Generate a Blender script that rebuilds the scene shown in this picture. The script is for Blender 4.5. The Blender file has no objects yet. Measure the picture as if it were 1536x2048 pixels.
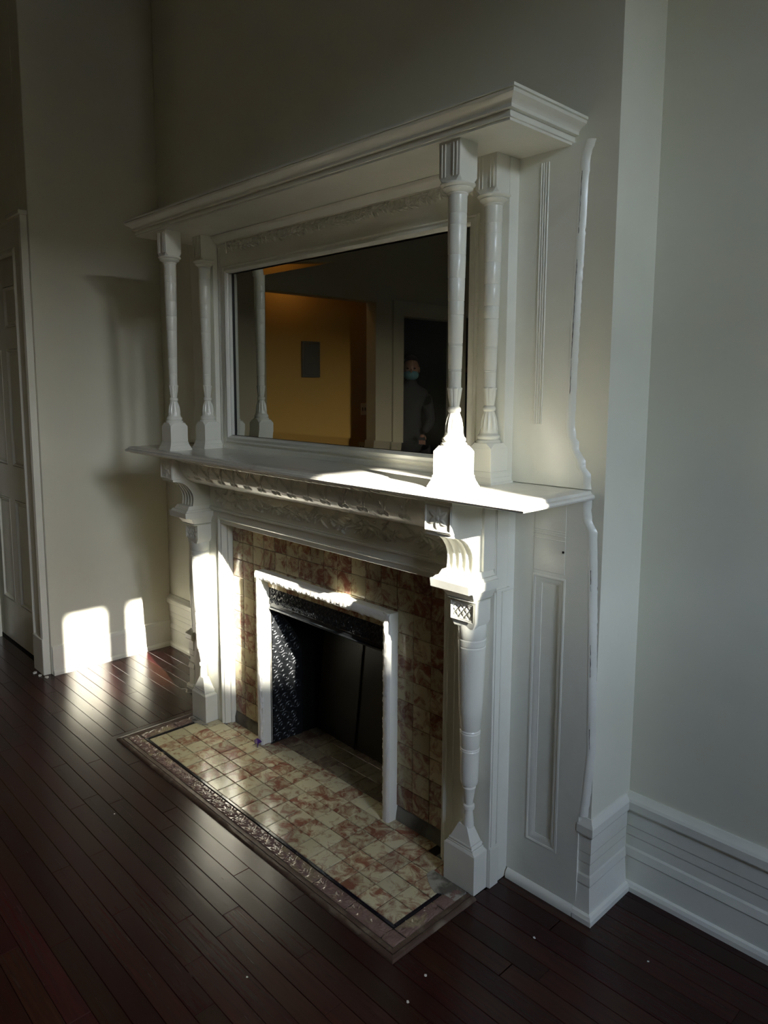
import bpy, bmesh, math, random
import numpy as np
from mathutils import Matrix, Vector
random.seed(7); RNG = np.random.RandomState(5)
S = bpy.context.scene
COL = S.collection

# ------------------------------------------------------------------ camera
F_PX, YAW, PITCH, ROLL = 1461.54, 0.8077, 0.1232, 0.004
CAM = Vector((2.0318, -1.7111, 1.4777)); PPX, PPY = 761.8, 949.8
fw = Vector((-math.sin(YAW)*math.cos(PITCH), math.cos(YAW)*math.cos(PITCH), -math.sin(PITCH)))
rt = Vector((math.cos(YAW), math.sin(YAW), 0)); up = rt.cross(fw)
rt, up = rt*math.cos(ROLL)+up*math.sin(ROLL), -rt*math.sin(ROLL)+up*math.cos(ROLL)
cd = bpy.data.cameras.new('camera'); cam = bpy.data.objects.new('camera', cd); COL.objects.link(cam)
M = Matrix((rt, up, -fw)).transposed().to_4x4(); M.translation = CAM
cam.matrix_world = M
cd.sensor_fit = 'HORIZONTAL'; cd.sensor_width = 36; cd.lens = F_PX/1536*36
cd.shift_x = (768-PPX)/1536; cd.shift_y = -(1024-PPY)/1536
cd.clip_start = .02; cd.clip_end = 200
S.camera = cam

# ------------------------------------------------------------------ light
W = bpy.data.worlds.new('sky'); S.world = W; W.use_nodes = True
nt = W.node_tree; bg = nt.nodes['Background']
sky = nt.nodes.new('ShaderNodeTexSky'); sky.sky_type = 'NISHITA'; sky.sun_disc = False
sky.sun_elevation = math.radians(24); sky.sun_rotation = math.radians(77); sky.air_density = 1; sky.dust_density = 1.0; sky.ozone_density = 1.0
nt.links.new(sky.outputs[0], bg.inputs[0]); bg.inputs[1].default_value = 8.3
SUN_DIR = Vector((-1, .225, -.4545)).normalized()
sl = bpy.data.lights.new('sun', 'SUN'); sl.energy = 50; sl.angle = math.radians(.6); sl.color = (1, .95, .85)
so = bpy.data.objects.new('sun', sl); COL.objects.link(so)
so.rotation_euler = SUN_DIR.to_track_quat('-Z', 'Y').to_euler(); so.location = (9, -3, 6)

def area(name, loc, rot, sx, sy, power=0, color=(1, 1, 1), portal=False):
    l = bpy.data.lights.new(name, 'AREA'); l.shape = 'RECTANGLE'; l.size = sx; l.size_y = sy; l.energy = power; l.color = color
    o = bpy.data.objects.new(name, l); COL.objects.link(o); o.location = loc; o.rotation_euler = rot
    if portal: l.cycles.is_portal = True
    return o
# portal fills the window opening and lets the sky be sampled through it (it gives no light of its own)
area('window_portal', (4.66, -1.41, 2.42), (0, math.radians(90), 0), 1.60, .86, portal=True)
S.view_settings.view_transform = 'Standard'; S.view_settings.look = 'None'
S.view_settings.exposure = 0.0; S.view_settings.gamma = 1.0; S.view_settings.use_curve_mapping = False
S.cycles.max_bounces = 14; S.cycles.diffuse_bounces = 9; S.cycles.glossy_bounces = 5
S.cycles.caustics_reflective = False; S.cycles.caustics_refractive = False
S.cycles.sample_clamp_indirect = 8.0; S.cycles.blur_glossy = 1.0

# ------------------------------------------------------------------ materials
def mat(name, col, rough=.5, metal=0, spec=.5, coat=0, bump=None, mottled=None, rnd=0, coatr=.1):
    """bump=(scale, strength, distance, detail); mottled=(colour2, scale, lo, hi); rnd = per-object value variation"""
    m = bpy.data.materials.new(name); m.use_nodes = True; n = m.node_tree; b = n.nodes['Principled BSDF']
    b.inputs['Base Color'].default_value = (*col, 1); b.inputs['Roughness'].default_value = rough
    b.inputs['Metallic'].default_value = metal; b.inputs['Specular IOR Level'].default_value = spec
    b.inputs['Coat Weight'].default_value = coat; b.inputs['Coat Roughness'].default_value = coatr
    tc = n.nodes.new('ShaderNodeTexCoord'); oi = n.nodes.new('ShaderNodeObjectInfo')
    ad = n.nodes.new('ShaderNodeVectorMath'); ad.operation = 'ADD'
    mu = n.nodes.new('ShaderNodeMath'); mu.operation = 'MULTIPLY'; mu.inputs[1].default_value = 37.0
    n.links.new(oi.outputs['Random'], mu.inputs[0]); n.links.new(tc.outputs['Object'], ad.inputs[0]); n.links.new(mu.outputs[0], ad.inputs[1])
    last = None
    if mottled:
        c2, sc, lo, hi = mottled
        t = n.nodes.new('ShaderNodeTexNoise'); t.inputs['Scale'].default_value = sc; t.inputs['Detail'].default_value = 6; t.inputs['Distortion'].default_value = .6
        n.links.new(ad.outputs[0], t.inputs['Vector'])
        r = n.nodes.new('ShaderNodeValToRGB'); r.color_ramp.elements[0].position = lo; r.color_ramp.elements[1].position = hi
        r.color_ramp.elements[0].color = (*col, 1); r.color_ramp.elements[1].color = (*c2, 1)
        n.links.new(t.outputs['Fac'], r.inputs[0]); last = r.outputs[0]
    if rnd:
        hs = n.nodes.new('ShaderNodeHueSaturation'); mr = n.nodes.new('ShaderNodeMapRange')
        mr.inputs['To Min'].default_value = 1-rnd; mr.inputs['To Max'].default_value = 1+rnd
        n.links.new(oi.outputs['Random'], mr.inputs['Value']); n.links.new(mr.outputs[0], hs.inputs['Value'])
        if last: n.links.new(last, hs.inputs['Color'])
        else: hs.inputs['Color'].default_value = (*col, 1)
        last = hs.outputs[0]
    if last: n.links.new(last, b.inputs['Base Color'])
    if bump:
        t2 = n.nodes.new('ShaderNodeTexNoise'); t2.inputs['Scale'].default_value = bump[0]; t2.inputs['Detail'].default_value = bump[3]
        n.links.new(ad.outputs[0], t2.inputs['Vector'])
        bp = n.nodes.new('ShaderNodeBump'); bp.inputs['Strength'].default_value = bump[1]; bp.inputs['Distance'].default_value = bump[2]
        n.links.new(t2.outputs['Fac'], bp.inputs['Height']); n.links.new(bp.outputs[0], b.inputs['Normal'])
    return m

PAINT = mat('white_gloss_paint', (.79, .785, .70), .25, spec=.5, bump=(60, .25, .002, 3), mottled=((.73, .72, .62), 5, .5, .75))
SHELFP = mat('worn_shelf_paint', (.80, .785, .70), .20, bump=(45, .35, .002, 4), mottled=((.66, .63, .55), 9, .55, .8))
WALL = mat('cream_wall_paint', (.74, .725, .61), .62, spec=.3, bump=(14, .3, .006, 5), mottled=((.70, .68, .565), 3, .45, .8))
WALLDIM = mat('dimmed_wall_paint', (.34, .325, .25), .7, spec=.2, bump=(14, .3, .006, 5))  # cream wall colour darkened in place of dimmer light
WALLY = mat('ochre_wall_paint', (.47, .30, .085), .7, spec=.2, bump=(20, .2, .004, 3))
CEILM = mat('ceiling_paint', (.55, .53, .45), .8, spec=.2)
DARK = mat('unlit_room_shade', (.03, .028, .025), .8, spec=.2)  # near-black colour stands in for the missing light in unlit spaces
PLASTER = mat('rough_plaster', (.82, .81, .76), .5, bump=(70, .5, .003, 5))
GAP = mat('dark_joint', (.012, .010, .009), .9, spec=.1)
JOINT = mat('dirty_hearth_joint', (.035, .03, .024), .9, spec=.1)
GROUT = mat('grey_grout', (.20, .19, .16), .85, spec=.2, bump=(150, .6, .002, 5), mottled=((.07, .065, .055), 14, .4, .7))
IRON = mat('black_iron', (.018, .020, .022), .34, metal=.55, spec=.6, bump=(120, .3, .001, 3))
SHEET = mat('dull_black_sheet', (.022, .021, .017), .42, metal=.4, spec=.4, bump=(9, .2, .003, 4), mottled=((.05, .046, .033), 3, .4, .75))
FLATBLACK = mat('flat_black', (.008, .008, .008), .9, spec=.1)  # flat near-black for the plain firebox sides, top and back
LINER = mat('black_glazed_liner', (.015, .011, .016), .15, spec=.6, bump=(60, .3, .001, 3))
TRIMW = mat('worn_brown_wood', (.085, .05, .034), .55, bump=(70, .5, .002, 6), mottled=((.20, .155, .11), 18, .5, .72))
PLATE = mat('grey_metal_cover', (.10, .105, .09), .45, metal=.3)
MIRRORBLACK = mat('backing_and_reflection_black', (.006, .006, .006), .5)
PURPLE = mat('purple_plastic', (.10, .03, .22), .35)
BRICKM = mat('outside_masonry', (.22, .15, .11), .9, mottled=((.16, .11, .085), 3, .4, .7))
ROAD = mat('outside_paving', (.12, .12, .12), .9)

def wood_mat():
    m = bpy.data.materials.new('mahogany_floorboard'); m.use_nodes = True; n = m.node_tree; b = n.nodes['Principled BSDF']
    tc = n.nodes.new('ShaderNodeTexCoord'); oi = n.nodes.new('ShaderNodeObjectInfo')
    mp = n.nodes.new('ShaderNodeMapping'); mp.inputs['Scale'].default_value = (3, 60, 20)
    mu = n.nodes.new('ShaderNodeMath'); mu.operation = 'MULTIPLY'; mu.inputs[1].default_value = 91
    n.links.new(oi.outputs['Random'], mu.inputs[0]); n.links.new(mu.outputs[0], mp.inputs['Location'])
    n.links.new(tc.outputs['Object'], mp.inputs['Vector'])
    t = n.nodes.new('ShaderNodeTexNoise'); t.inputs['Scale'].default_value = 1.6; t.inputs['Detail'].default_value = 8; t.inputs['Roughness'].default_value = .7
    n.links.new(mp.outputs[0], t.inputs['Vector'])
    r = n.nodes.new('ShaderNodeValToRGB'); e = r.color_ramp.elements
    e[0].position = .3; e[0].color = (.042, .0105, .008, 1); e[1].position = .75; e[1].color = (.022, .0065, .006, 1)
    n.links.new(t.outputs['Fac'], r.inputs[0])
    hs = n.nodes.new('ShaderNodeHueSaturation'); mr = n.nodes.new('ShaderNodeMapRange'); mr.inputs['To Min'].default_value = .7; mr.inputs['To Max'].default_value = 1.25
    mr2 = n.nodes.new('ShaderNodeMapRange'); mr2.inputs['To Min'].default_value = .49; mr2.inputs['To Max'].default_value = .52
    fr = n.nodes.new('ShaderNodeMath'); fr.operation = 'FRACT'; n.links.new(mu.outputs[0], fr.inputs[0])
    n.links.new(oi.outputs['Random'], mr.inputs['Value']); n.links.new(mr.outputs[0], hs.inputs['Value'])
    n.links.new(fr.outputs[0], mr2.inputs['Value']); n.links.new(mr2.outputs[0], hs.inputs['Hue'])
    n.links.new(r.outputs[0], hs.inputs['Color']); n.links.new(hs.outputs[0], b.inputs['Base Color'])
    b.inputs['Roughness'].default_value = .30; b.inputs['Specular IOR Level'].default_value = .36
    rr = n.nodes.new('ShaderNodeMapRange'); rr.inputs['To Min'].default_value = .15; rr.inputs['To Max'].default_value = .34
    n.links.new(t.outputs['Fac'], rr.inputs['Value']); n.links.new(rr.outputs[0], b.inputs['Roughness'])
    bp = n.nodes.new('ShaderNodeBump'); bp.inputs['Strength'].default_value = .25; bp.inputs['Distance'].default_value = .001
    n.links.new(t.outputs['Fac'], bp.inputs['Height']); n.links.new(bp.outputs[0], b.inputs['Normal'])
    return m
WOOD = wood_mat()

def tile_mat(name, cream, rust, amount, rough=.16, bright=.18):
    """glazed art tile: cream ground with feathery rust blotches; the blotches are glaze, they belong to the tile"""
    m = bpy.data.materials.new(name); m.use_nodes = True; n = m.node_tree; b = n.nodes['Principled BSDF']
    tc = n.nodes.new('ShaderNodeTexCoord'); oi = n.nodes.new('ShaderNodeObjectInfo')
    mu = n.nodes.new('ShaderNodeMath'); mu.operation = 'MULTIPLY'; mu.inputs[1].default_value = 53
    ad = n.nodes.new('ShaderNodeVectorMath'); ad.operation = 'ADD'
    n.links.new(oi.outputs['Random'], mu.inputs[0]); n.links.new(tc.outputs['Object'], ad.inputs[0]); n.links.new(mu.outputs[0], ad.inputs[1])
    t = n.nodes.new('ShaderNodeTexNoise'); t.inputs['Scale'].default_value = 21; t.inputs['Detail'].default_value = 8; t.inputs['Roughness'].default_value = .68; t.inputs['Distortion'].default_value = 1.1
    n.links.new(ad.outputs[0], t.inputs['Vector'])
    sh = n.nodes.new('ShaderNodeMath'); sh.operation = 'MULTIPLY_ADD'; sh.inputs[1].default_value = .16
    n.links.new(oi.outputs['Random'], sh.inputs[0]); n.links.new(t.outputs['Fac'], sh.inputs[2])
    r = n.nodes.new('ShaderNodeValToRGB'); e = r.color_ramp.elements
    e[0].position = .56-amount; e[0].color = (*cream, 1); e[1].position = .74-amount; e[1].color = (*rust, 1)
    k = e.new(.64-amount); k.color = (*[.5*(a+c) for a, c in zip(cream, rust)], 1)
    n.links.new(sh.outputs[0], r.inputs[0])
    hs = n.nodes.new('ShaderNodeHueSaturation'); mr = n.nodes.new('ShaderNodeMapRange'); mr.inputs['To Min'].default_value = 1-bright; mr.inputs['To Max'].default_value = 1+bright
    fr = n.nodes.new('ShaderNodeMath'); fr.operation = 'FRACT'; n.links.new(mu.outputs[0], fr.inputs[0])
    n.links.new(fr.outputs[0], mr.inputs['Value']); n.links.new(mr.outputs[0], hs.inputs['Value'])
    n.links.new(r.outputs[0], hs.inputs['Color']); n.links.new(hs.outputs[0], b.inputs['Base Color'])
    b.inputs['Roughness'].default_value = rough; b.inputs['Specular IOR Level'].default_value = .6
    t2 = n.nodes.new('ShaderNodeTexNoise'); t2.inputs['Scale'].default_value = 9; n.links.new(ad.outputs[0], t2.inputs['Vector'])
    bp = n.nodes.new('ShaderNodeBump'); bp.inputs['Strength'].default_value = .5; bp.inputs['Distance'].default_value = .003
    n.links.new(t2.outputs['Fac'], bp.inputs['Height']); n.links.new(bp.outputs[0], b.inputs['Normal'])
    return m
HTILE = tile_mat('hearth_tile_glaze', (.60, .55, .36), (.27, .115, .070), .025)
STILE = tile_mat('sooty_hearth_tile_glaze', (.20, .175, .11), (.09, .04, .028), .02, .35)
WTILE = tile_mat('surround_tile_glaze', (.46, .39, .235), (.20, .078, .048), .04, .16)
BTILE = mat('embossed_tile_glaze', (.22, .14, .115), .17, spec=.7, mottled=((.36, .29, .17), 16, .55, .7), bump=(60, .2, .001, 2))

def mirror_mat():
    m = bpy.data.materials.new('old_silvered_glass'); m.use_nodes = True; n = m.node_tree; b = n.nodes['Principled BSDF']
    b.inputs['Base Color'].default_value = (.56, .57, .52, 1); b.inputs['Metallic'].default_value = 1; b.inputs['Roughness'].default_value = .015
    d = n.nodes.new('ShaderNodeBsdfDiffuse'); d.inputs[0].default_value = (.5, .5, .45, 1); mx = n.nodes.new('ShaderNodeMixShader')
    tc = n.nodes.new('ShaderNodeTexCoord'); t = n.nodes.new('ShaderNodeTexNoise'); t.inputs['Scale'].default_value = 4; t.inputs['Detail'].default_value = 8
    mr = n.nodes.new('ShaderNodeMapRange'); mr.inputs['From Min'].default_value = .4; mr.inputs['From Max'].default_value = .8; mr.inputs['To Min'].default_value = .004; mr.inputs['To Max'].default_value = .05
    n.links.new(tc.outputs['Object'], t.inputs['Vector']); n.links.new(t.outputs['Fac'], mr.inputs['Value']); n.links.new(mr.outputs[0], mx.inputs[0])
    n.links.new(b.outputs[0], mx.inputs[1]); n.links.new(d.outputs[0], mx.inputs[2])
    n.links.new(mx.outputs[0], n.nodes['Material Output'].inputs['Surface'])
    return m
MIRROR = mirror_mat()
GLASS = bpy.data.materials.new('window_glass'); GLASS.use_nodes = True
_n = GLASS.node_tree; _t = _n.nodes.new('ShaderNodeBsdfTransparent'); _g = _n.nodes.new('ShaderNodeBsdfGlossy'); _g.inputs['Roughness'].default_value = .02
_m = _n.nodes.new('ShaderNodeMixShader'); _m.inputs[0].default_value = .06
_n.links.new(_t.outputs[0], _m.inputs[1]); _n.links.new(_g.outputs[0], _m.inputs[2]); _n.links.new(_m.outputs[0], _n.nodes['Material Output'].inputs['Surface'])

# ------------------------------------------------------------------ helpers
def link(o, parent=None):
    COL.objects.link(o)
    if parent: o.parent = parent
    return o
def mesh_from(name, V, Fc, m, smooth=None):
    me = bpy.data.meshes.new(name); me.from_pydata([tuple(v) for v in V], [], Fc)
    bm = bmesh.new(); bm.from_mesh(me); bmesh.ops.recalc_face_normals(bm, faces=bm.faces); bm.to_mesh(me); bm.free()
    me.materials.append(m)
    if smooth:
        me.shade_smooth(); me.set_sharp_from_angle(angle=math.radians(smooth))
    return me
def obj(name, V, Fc, m, parent=None, smooth=None, bevel=0, seg=2):
    o = bpy.data.objects.new(name, mesh_from(name, V, Fc, m, smooth)); link(o, parent)
    if bevel:
        b = o.modifiers.new('bevel', 'BEVEL'); b.width = bevel; b.segments = seg; b.limit_method = 'ANGLE'; b.angle_limit = math.radians(40)
        if not smooth: o.data.shade_smooth(); o.data.set_sharp_from_angle(angle=math.radians(40))
    return o
def thing(name, label, cat, loc=(0, 0, 0), group=None):
    o = bpy.data.objects.new(name, None); o.location = loc; o.empty_display_size = .05; link(o)
    o['label'] = label; o['category'] = cat
    if group: o['group'] = group
    return o
def tag(o, label, cat, group=None):
    o['label'] = label; o['category'] = cat
    if group: o['group'] = group
    return o
def struct(o, label=None, cat='wall'):
    o['kind'] = 'structure'
    if label: o['label'] = label; o['category'] = cat
    return o
class MB:
    def __init__(s): s.V = []; s.F = []
    def add(s, V, Fc):
        k = len(s.V); s.V += [tuple(v) for v in V]; s.F += [tuple(i+k for i in f) for f in Fc]; return s
    def box(s, x0, x1, y0, y1, z0, z1):
        V = [(x, y, z) for z in (z0, z1) for y in (y0, y1) for x in (x0, x1)]
        return s.add(V, [(0, 2, 3, 1), (4, 5, 7, 6), (0, 1, 5, 4), (2, 6, 7, 3), (0, 4, 6, 2), (1, 3, 7, 5)])
    def frustum(s, c, h0, h1, z0, z1, hy0=None, hy1=None):
        """square frustum centred at c=(x,y), half sizes"""
        hy0 = h0 if hy0 is None else hy0; hy1 = h1 if hy1 is None else hy1
        x, y = c; V = []
        for hx, hy, z in ((h0, hy0, z0), (h1, hy1, z1)): V += [(x-hx, y-hy, z), (x+hx, y-hy, z), (x+hx, y+hy, z), (x-hx, y+hy, z)]
        return s.add(V, [(3, 2, 1, 0), (4, 5, 6, 7), (0, 1, 5, 4), (1, 2, 6, 5), (2, 3, 7, 6), (3, 0, 4, 7)])
    def poly(s, pts, lo, hi, axis='x'):
        """extrude a 2-D polygon along axis; pts are the other two coords in xyz order"""
        n = len(pts); V = []
        for v in (lo, hi):
            for a, b in pts: V.append((v, a, b) if axis == 'x' else (a, v, b) if axis == 'y' else (a, b, v))
        Fc = [tuple(range(n))[::-1], tuple(range(n, 2*n))] + [(i, (i+1) % n, n+(i+1) % n, n+i) for i in range(n)]
        return s.add(V, Fc)
    def lathe(s, c, prof, n=28, mod=None):
        """prof (r,z) bottom to top; mod(theta,z)->radius factor"""
        x, y = c; V = []; 
        for r, z in prof:
            for i in range(n):
                t = 2*math.pi*i/n; k = r*(mod(t, z) if mod else 1); V.append((x+k*math.cos(t), y+k*math.sin(t), z))
        Fc = [(j*n+i, j*n+(i+1) % n, (j+1)*n+(i+1) % n, (j+1)*n+i) for j in range(len(prof)-1) for i in range(n)]
        Fc += [tuple(range(n))[::-1], tuple(range((len(prof)-1)*n, len(prof)*n))]
        return s.add(V, Fc)
    def sweep(s, path, prof, plane='xy', closed=False, side=1):
        """mitred moulding: path in a plane, prof = (offset to the side, height out of the plane)"""
        P = [Vector(p) for p in path]; n = len(P); m = len(prof); V = []
        for i, p in enumerate(P):
            d0 = (p-P[i-1]).normalized() if (closed or i > 0) else None
            d1 = (P[(i+1) % n]-p).normalized() if (closed or i < n-1) else None
            d0 = d0 or d1; d1 = d1 or d0
            n0 = Vector((d0.y, -d0.x))*side; n1 = Vector((d1.y, -d1.x))*side
            k = (n0+n1)/(1+n0.dot(n1))
            for a, b in prof:
                q = p+k*a
                V.append((q.x, q.y, b) if plane == 'xy' else (q.x, b, q.y))
        Fc = []
        for i in range(n if closed else n-1):
            j = (i+1) % n
            for q in range(m-1): Fc.append((i*m+q, j*m+q, j*m+q+1, i*m+q+1))
        if not closed:
            Fc += [tuple(range(m)), tuple(range((n-1)*m, n*m))[::-1]]
        return s.add(V, Fc)
    def tube(s, pts, r, n=6):
        P = [Vector(p) for p in pts]; V = []
        for i, p in enumerate(P):
            d = (P[min(i+1, len(P)-1)]-P[max(i-1, 0)]).normalized()
            a = d.cross(Vector((0.3, .2, 1))).normalized(); b = d.cross(a)
            rr = r[i] if isinstance(r, (list, tuple)) else r
            for k in range(n): V.append(p+(a*math.cos(2*math.pi*k/n)+b*math.sin(2*math.pi*k/n))*rr)
        Fc = [(i*n+k, i*n+(k+1) % n, (i+1)*n+(k+1) % n, (i+1)*n+k) for i in range(len(P)-1) for k in range(n)]
        Fc += [tuple(range(n))[::-1], tuple(range((len(P)-1)*n, len(P)*n))]
        return s.add(V, Fc)
    def build(s, name, m, parent=None, smooth=None, bevel=0, seg=2): return obj(name, s.V, s.F, m, parent, smooth, bevel, seg)
def box(name, b, m, parent=None, bevel=.002): return MB().box(*b).build(name, m, parent, bevel=bevel)

def grid_obj(name, P, m, parent=None, smooth=60):
    """P: array (nv, nu, 3)"""
    nv, nu = P.shape[:2]; idx = np.arange(nv*nu).reshape(nv, nu)
    Fc = np.stack([idx[:-1, :-1], idx[:-1, 1:], idx[1:, 1:], idx[1:, :-1]], -1).reshape(-1, 4)
    me = bpy.data.meshes.new(name); me.from_pydata(P.reshape(-1, 3).tolist(), [], Fc.tolist()); me.materials.append(m); me.shade_smooth()
    return link(bpy.data.objects.new(name, me), parent)
def leaf_field(U, Vv, leaves):
    """height field of overlapping carved leaves. leaf=(u,v,length,width,angle,height)"""
    H = np.zeros_like(U)
    for (u, v, L, w, a, h) in leaves:
        du = U-u; dv = Vv-v; c, s_ = math.cos(a), math.sin(a)
        t = (du*c+dv*s_)/L; q = (-du*s_+dv*c)
        # curl the leaf a little
        q = q-.18*L*np.clip(t, 0, 1)**2
        tt = np.clip(t, 0, 1); wd = w*np.sin(np.pi*tt**.75)**.8+1e-6
        d = 1-np.abs(q)/wd; ok = (t > 0) & (t < 1) & (d > 0)
        hh = h*np.sqrt(np.clip(d, 0, 1))*(1-.45*np.exp(-(q/(.22*w))**2))*(.55+.45*np.sin(np.pi*tt))
        H = np.where(ok, np.maximum(H, hh), H)
    return H
def curl_field(U, Vv, curls, w=.0022, h=.002):
    """ridge lines along spirals; curl=(u,v,r,turns,phase,dir)"""
    H = np.zeros_like(U)
    for (u, v, r, turns, ph, dr) in curls:
        for k in range(int(22*turns)):
            t = k/22; rr = r*(1-.8*t/turns); a = ph+dr*2*math.pi*t
            x, y = u+rr*math.cos(a), v+rr*math.sin(a)
            H = np.maximum(H, h*np.exp(-((U-x)**2+(Vv-y)**2)/(w*w)))
    return H

# ------------------------------------------------------------------ setting
BX, AY, LX, LY = 1.0806, .215, -1.7075, -.45
CEIL = 3.7
# firebreast: front wall with the firebox opening, and its returns
b = MB()
b.box(-BX, -.395, 0, AY+.1, 0, CEIL); b.box(.395, BX, 0, AY+.1, 0, CEIL); b.box(-.395, .395, 0, AY+.1, .76, CEIL)
wb = struct(b.build('wall_breast', WALL), 'cream painted chimney breast wall rising behind and above the white mantelpiece')
struct(box('wall_back', (LX-.1, -BX, AY, AY+.12, 0, CEIL), WALL, bevel=0), 'cream alcove wall left of the chimney breast')
struct(box('wall_alcove', (BX, 4.6, AY, AY+.12, 0, CEIL), WALL, bevel=0), 'cream wall receding at the right behind the chimney breast')
struct(box('wall_left', (LX-.12, LX, LY, AY, 0, CEIL), WALL, bevel=.004), 'cream left wall with the two sunlit patches low down')
# door wall with opening
DX0, DX1, DZ = -2.58, -1.905, 2.137
b = MB().box(-2.82, DX0-.01, LY, LY+.12, 0, CEIL).box(DX1+.01, LX-.12, LY, LY+.12, 0, CEIL).box(DX0-.01, DX1+.01, LY, LY+.12, DZ+.01, CEIL)
struct(b.build('wall_door', WALL), 'shaded wall holding the white panelled door')
b = MB().box(-2.95, -2.83, LY, .40, 0, CEIL).box(-2.95, LX-.12, .40, .50, 0, CEIL).box(LX-.13, LX-.115, AY, .40, 0, CEIL)  # added unseen box that stops sky light leaking round the door
struct(b.build('wall_light_block', DARK), 'added dark box behind the panelled door that keeps sky light out')
# wall x=-2.7 with opening to hall and dark doorway
NX = -2.70
b = MB()
for y0, y1, z0, z1 in ((-1.61, LY, 0, CEIL), (-2.77, -1.61, 2.19, CEIL), (-3.10, -2.77, 0, CEIL), (-3.85, -3.10, 2.09, CEIL), (-4.7, -3.85, 0, CEIL)):
    b.box(NX-.12, NX, y0, y1, z0, z1)
struct(b.build('wall_far_left', WALLDIM), 'cream wall with dimness put in its colour, seen only in the mirror, with a dark doorway')
b = MB().box(-3.16, -3.10, -3.07, -1.0, 0, 2.6)
struct(b.build('wall_hall', WALLY), 'ochre hall wall lit by a warm bulb, seen in the mirror')
b = MB().box(-3.1, NX-.12, -1.06, -1.0, 0, 2.6).box(-3.16, NX-.12, -3.09, -3.05, 0, 2.6).box(-3.16, NX-.12, -3.09, -1.0, 2.6, 2.66)
struct(b.build('wall_hall_side', WALLY), 'side wall and ceiling of the lit hall')
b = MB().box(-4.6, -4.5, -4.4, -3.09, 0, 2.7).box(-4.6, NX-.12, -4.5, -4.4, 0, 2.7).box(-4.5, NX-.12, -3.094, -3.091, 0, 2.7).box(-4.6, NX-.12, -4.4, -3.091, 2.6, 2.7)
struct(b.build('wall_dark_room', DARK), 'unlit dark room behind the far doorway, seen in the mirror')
b = MB().box(NX-.12, 4.6, -4.8, -4.68, 0, CEIL)
struct(b.build('wall_behind', WALLDIM), 'cream wall behind the viewer, darkened in colour to dim the room')
struct(box('ceiling', (-4.7, 4.8, -4.8, AY+.12, CEIL, CEIL+.1), CEILM, bevel=0), 'plain cream ceiling above the picture', 'ceiling')
# window wall
WX, WY0, WY1, WZ0, WZ1 = 4.5, -1.82, -.99, 1.65, 3.20
b = MB().box(WX, WX+.3, WY1, AY+.12, 0, CEIL).box(WX, WX+.3, -4.8, WY0, 0, CEIL)
for p0, p1 in ((WY0, WY1),): b.box(WX, WX+.3, p0, p1, 0, WZ0).box(WX, WX+.3, p0, p1, WZ1+.03, CEIL)
struct(b.build('wall_window', WALL), 'cream wall with the tall window that lets the sun in')
def window(name, Y0, Y1, m0, m1, bar, label):
    win = thing(name, label, 'window', (WX+.1, (Y0+Y1)/2, WZ0)); win['kind'] = 'structure'
    def wpart(name, bx, m=PAINT):
        o = box(name, bx, m, None, bevel=.003); o.parent = win; o.matrix_parent_inverse = Matrix.Translation(-Vector(win.location)); return o
    wpart('window_frame', (WX+.06, WX+.14, Y0, Y0+.02, WZ0, WZ1+.03)); wpart('window_frame', (WX+.06, WX+.14, Y1-.03, Y1, WZ0, WZ1+.03))
    wpart('window_frame', (WX+.06, WX+.14, Y0, Y1, WZ1, WZ1+.03)); wpart('window_sill', (WX-.04, WX+.16, Y0, Y1, WZ0-.03, WZ0+.02))
    wpart('mullion', (WX+.06, WX+.14, m0, m1, WZ0, WZ1)); wpart('meeting_rail', (WX+.07, WX+.12, Y0, Y1, 2.33, 2.37))
    wpart('glazing_bar', (WX+.08, WX+.1, bar, bar+.017, WZ0, WZ1))
    wpart('pane', (WX+.09, WX+.094, Y0+.02, m0, WZ0, WZ1), GLASS); wpart('pane', (WX+.09, WX+.094, m1, Y1-.03, WZ0, WZ1), GLASS)
window('window_1', WY0, WY1, -1.585, -1.455, -1.105, 'tall window at the right, outside the picture, letting in low sun')
# world outside: street, house opposite, and an added tree shape that cuts the low sun
struct(box('ground_outside', (WX+.3, 60, -40, 30, -1.3, -1.2), ROAD, bevel=0), 'paving outside the window', 'ground')
hs = thing('house', 'low masonry row house across the street', 'house', (26, -4, -1.2))
hb = MB().box(25.6, 34, -30, 26, -1.2, 6.2).build('facade', BRICKM); hb.parent = hs; hb.matrix_parent_inverse = Matrix.Translation(-Vector(hs.location))
hc = MB().box(25.4, 34, -30, 26, 6.2, 6.5).build('roof_cornice', BRICKM); hc.parent = hs; hc.matrix_parent_inverse = Matrix.Translation(-Vector(hs.location))
LEAF = mat('blocker_foliage', (.035, .06, .02), .8)
tr = thing('sun_blocker_tree', 'added unseen tree shape whose crown cuts the low part of the sun', 'tree', (20, -5, -1.2))  # added out of view to block the lower part of the sunbeam
b = MB(); rq = random.Random(4); ico = bmesh.new(); bmesh.ops.create_icosphere(ico, subdivisions=2, radius=1.0); iv = [v.co.copy() for v in ico.verts]; ifc = [[v.index for v in f.verts] for f in ico.faces]; ico.free()
yy = -9.5
while yy < -.5:
    top = 9.60 if yy < -4.62 else 9.36
    for zc in (top-.5,):
        r_ = .50+rq.uniform(-.02, .03); cx0 = 20+rq.uniform(-.3, .3)
        b.add([(cx0+v.x*r_*1.2, yy+v.y*r_*1.1, zc+v.z*r_*(1+.04*rq.random())) for v in iv], ifc)
    yy += .20
o = b.build('crown', LEAF, smooth=80); o['kind'] = 'stuff'; o.parent = tr; o.matrix_parent_inverse = Matrix.Translation(-Vector(tr.location))
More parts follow.
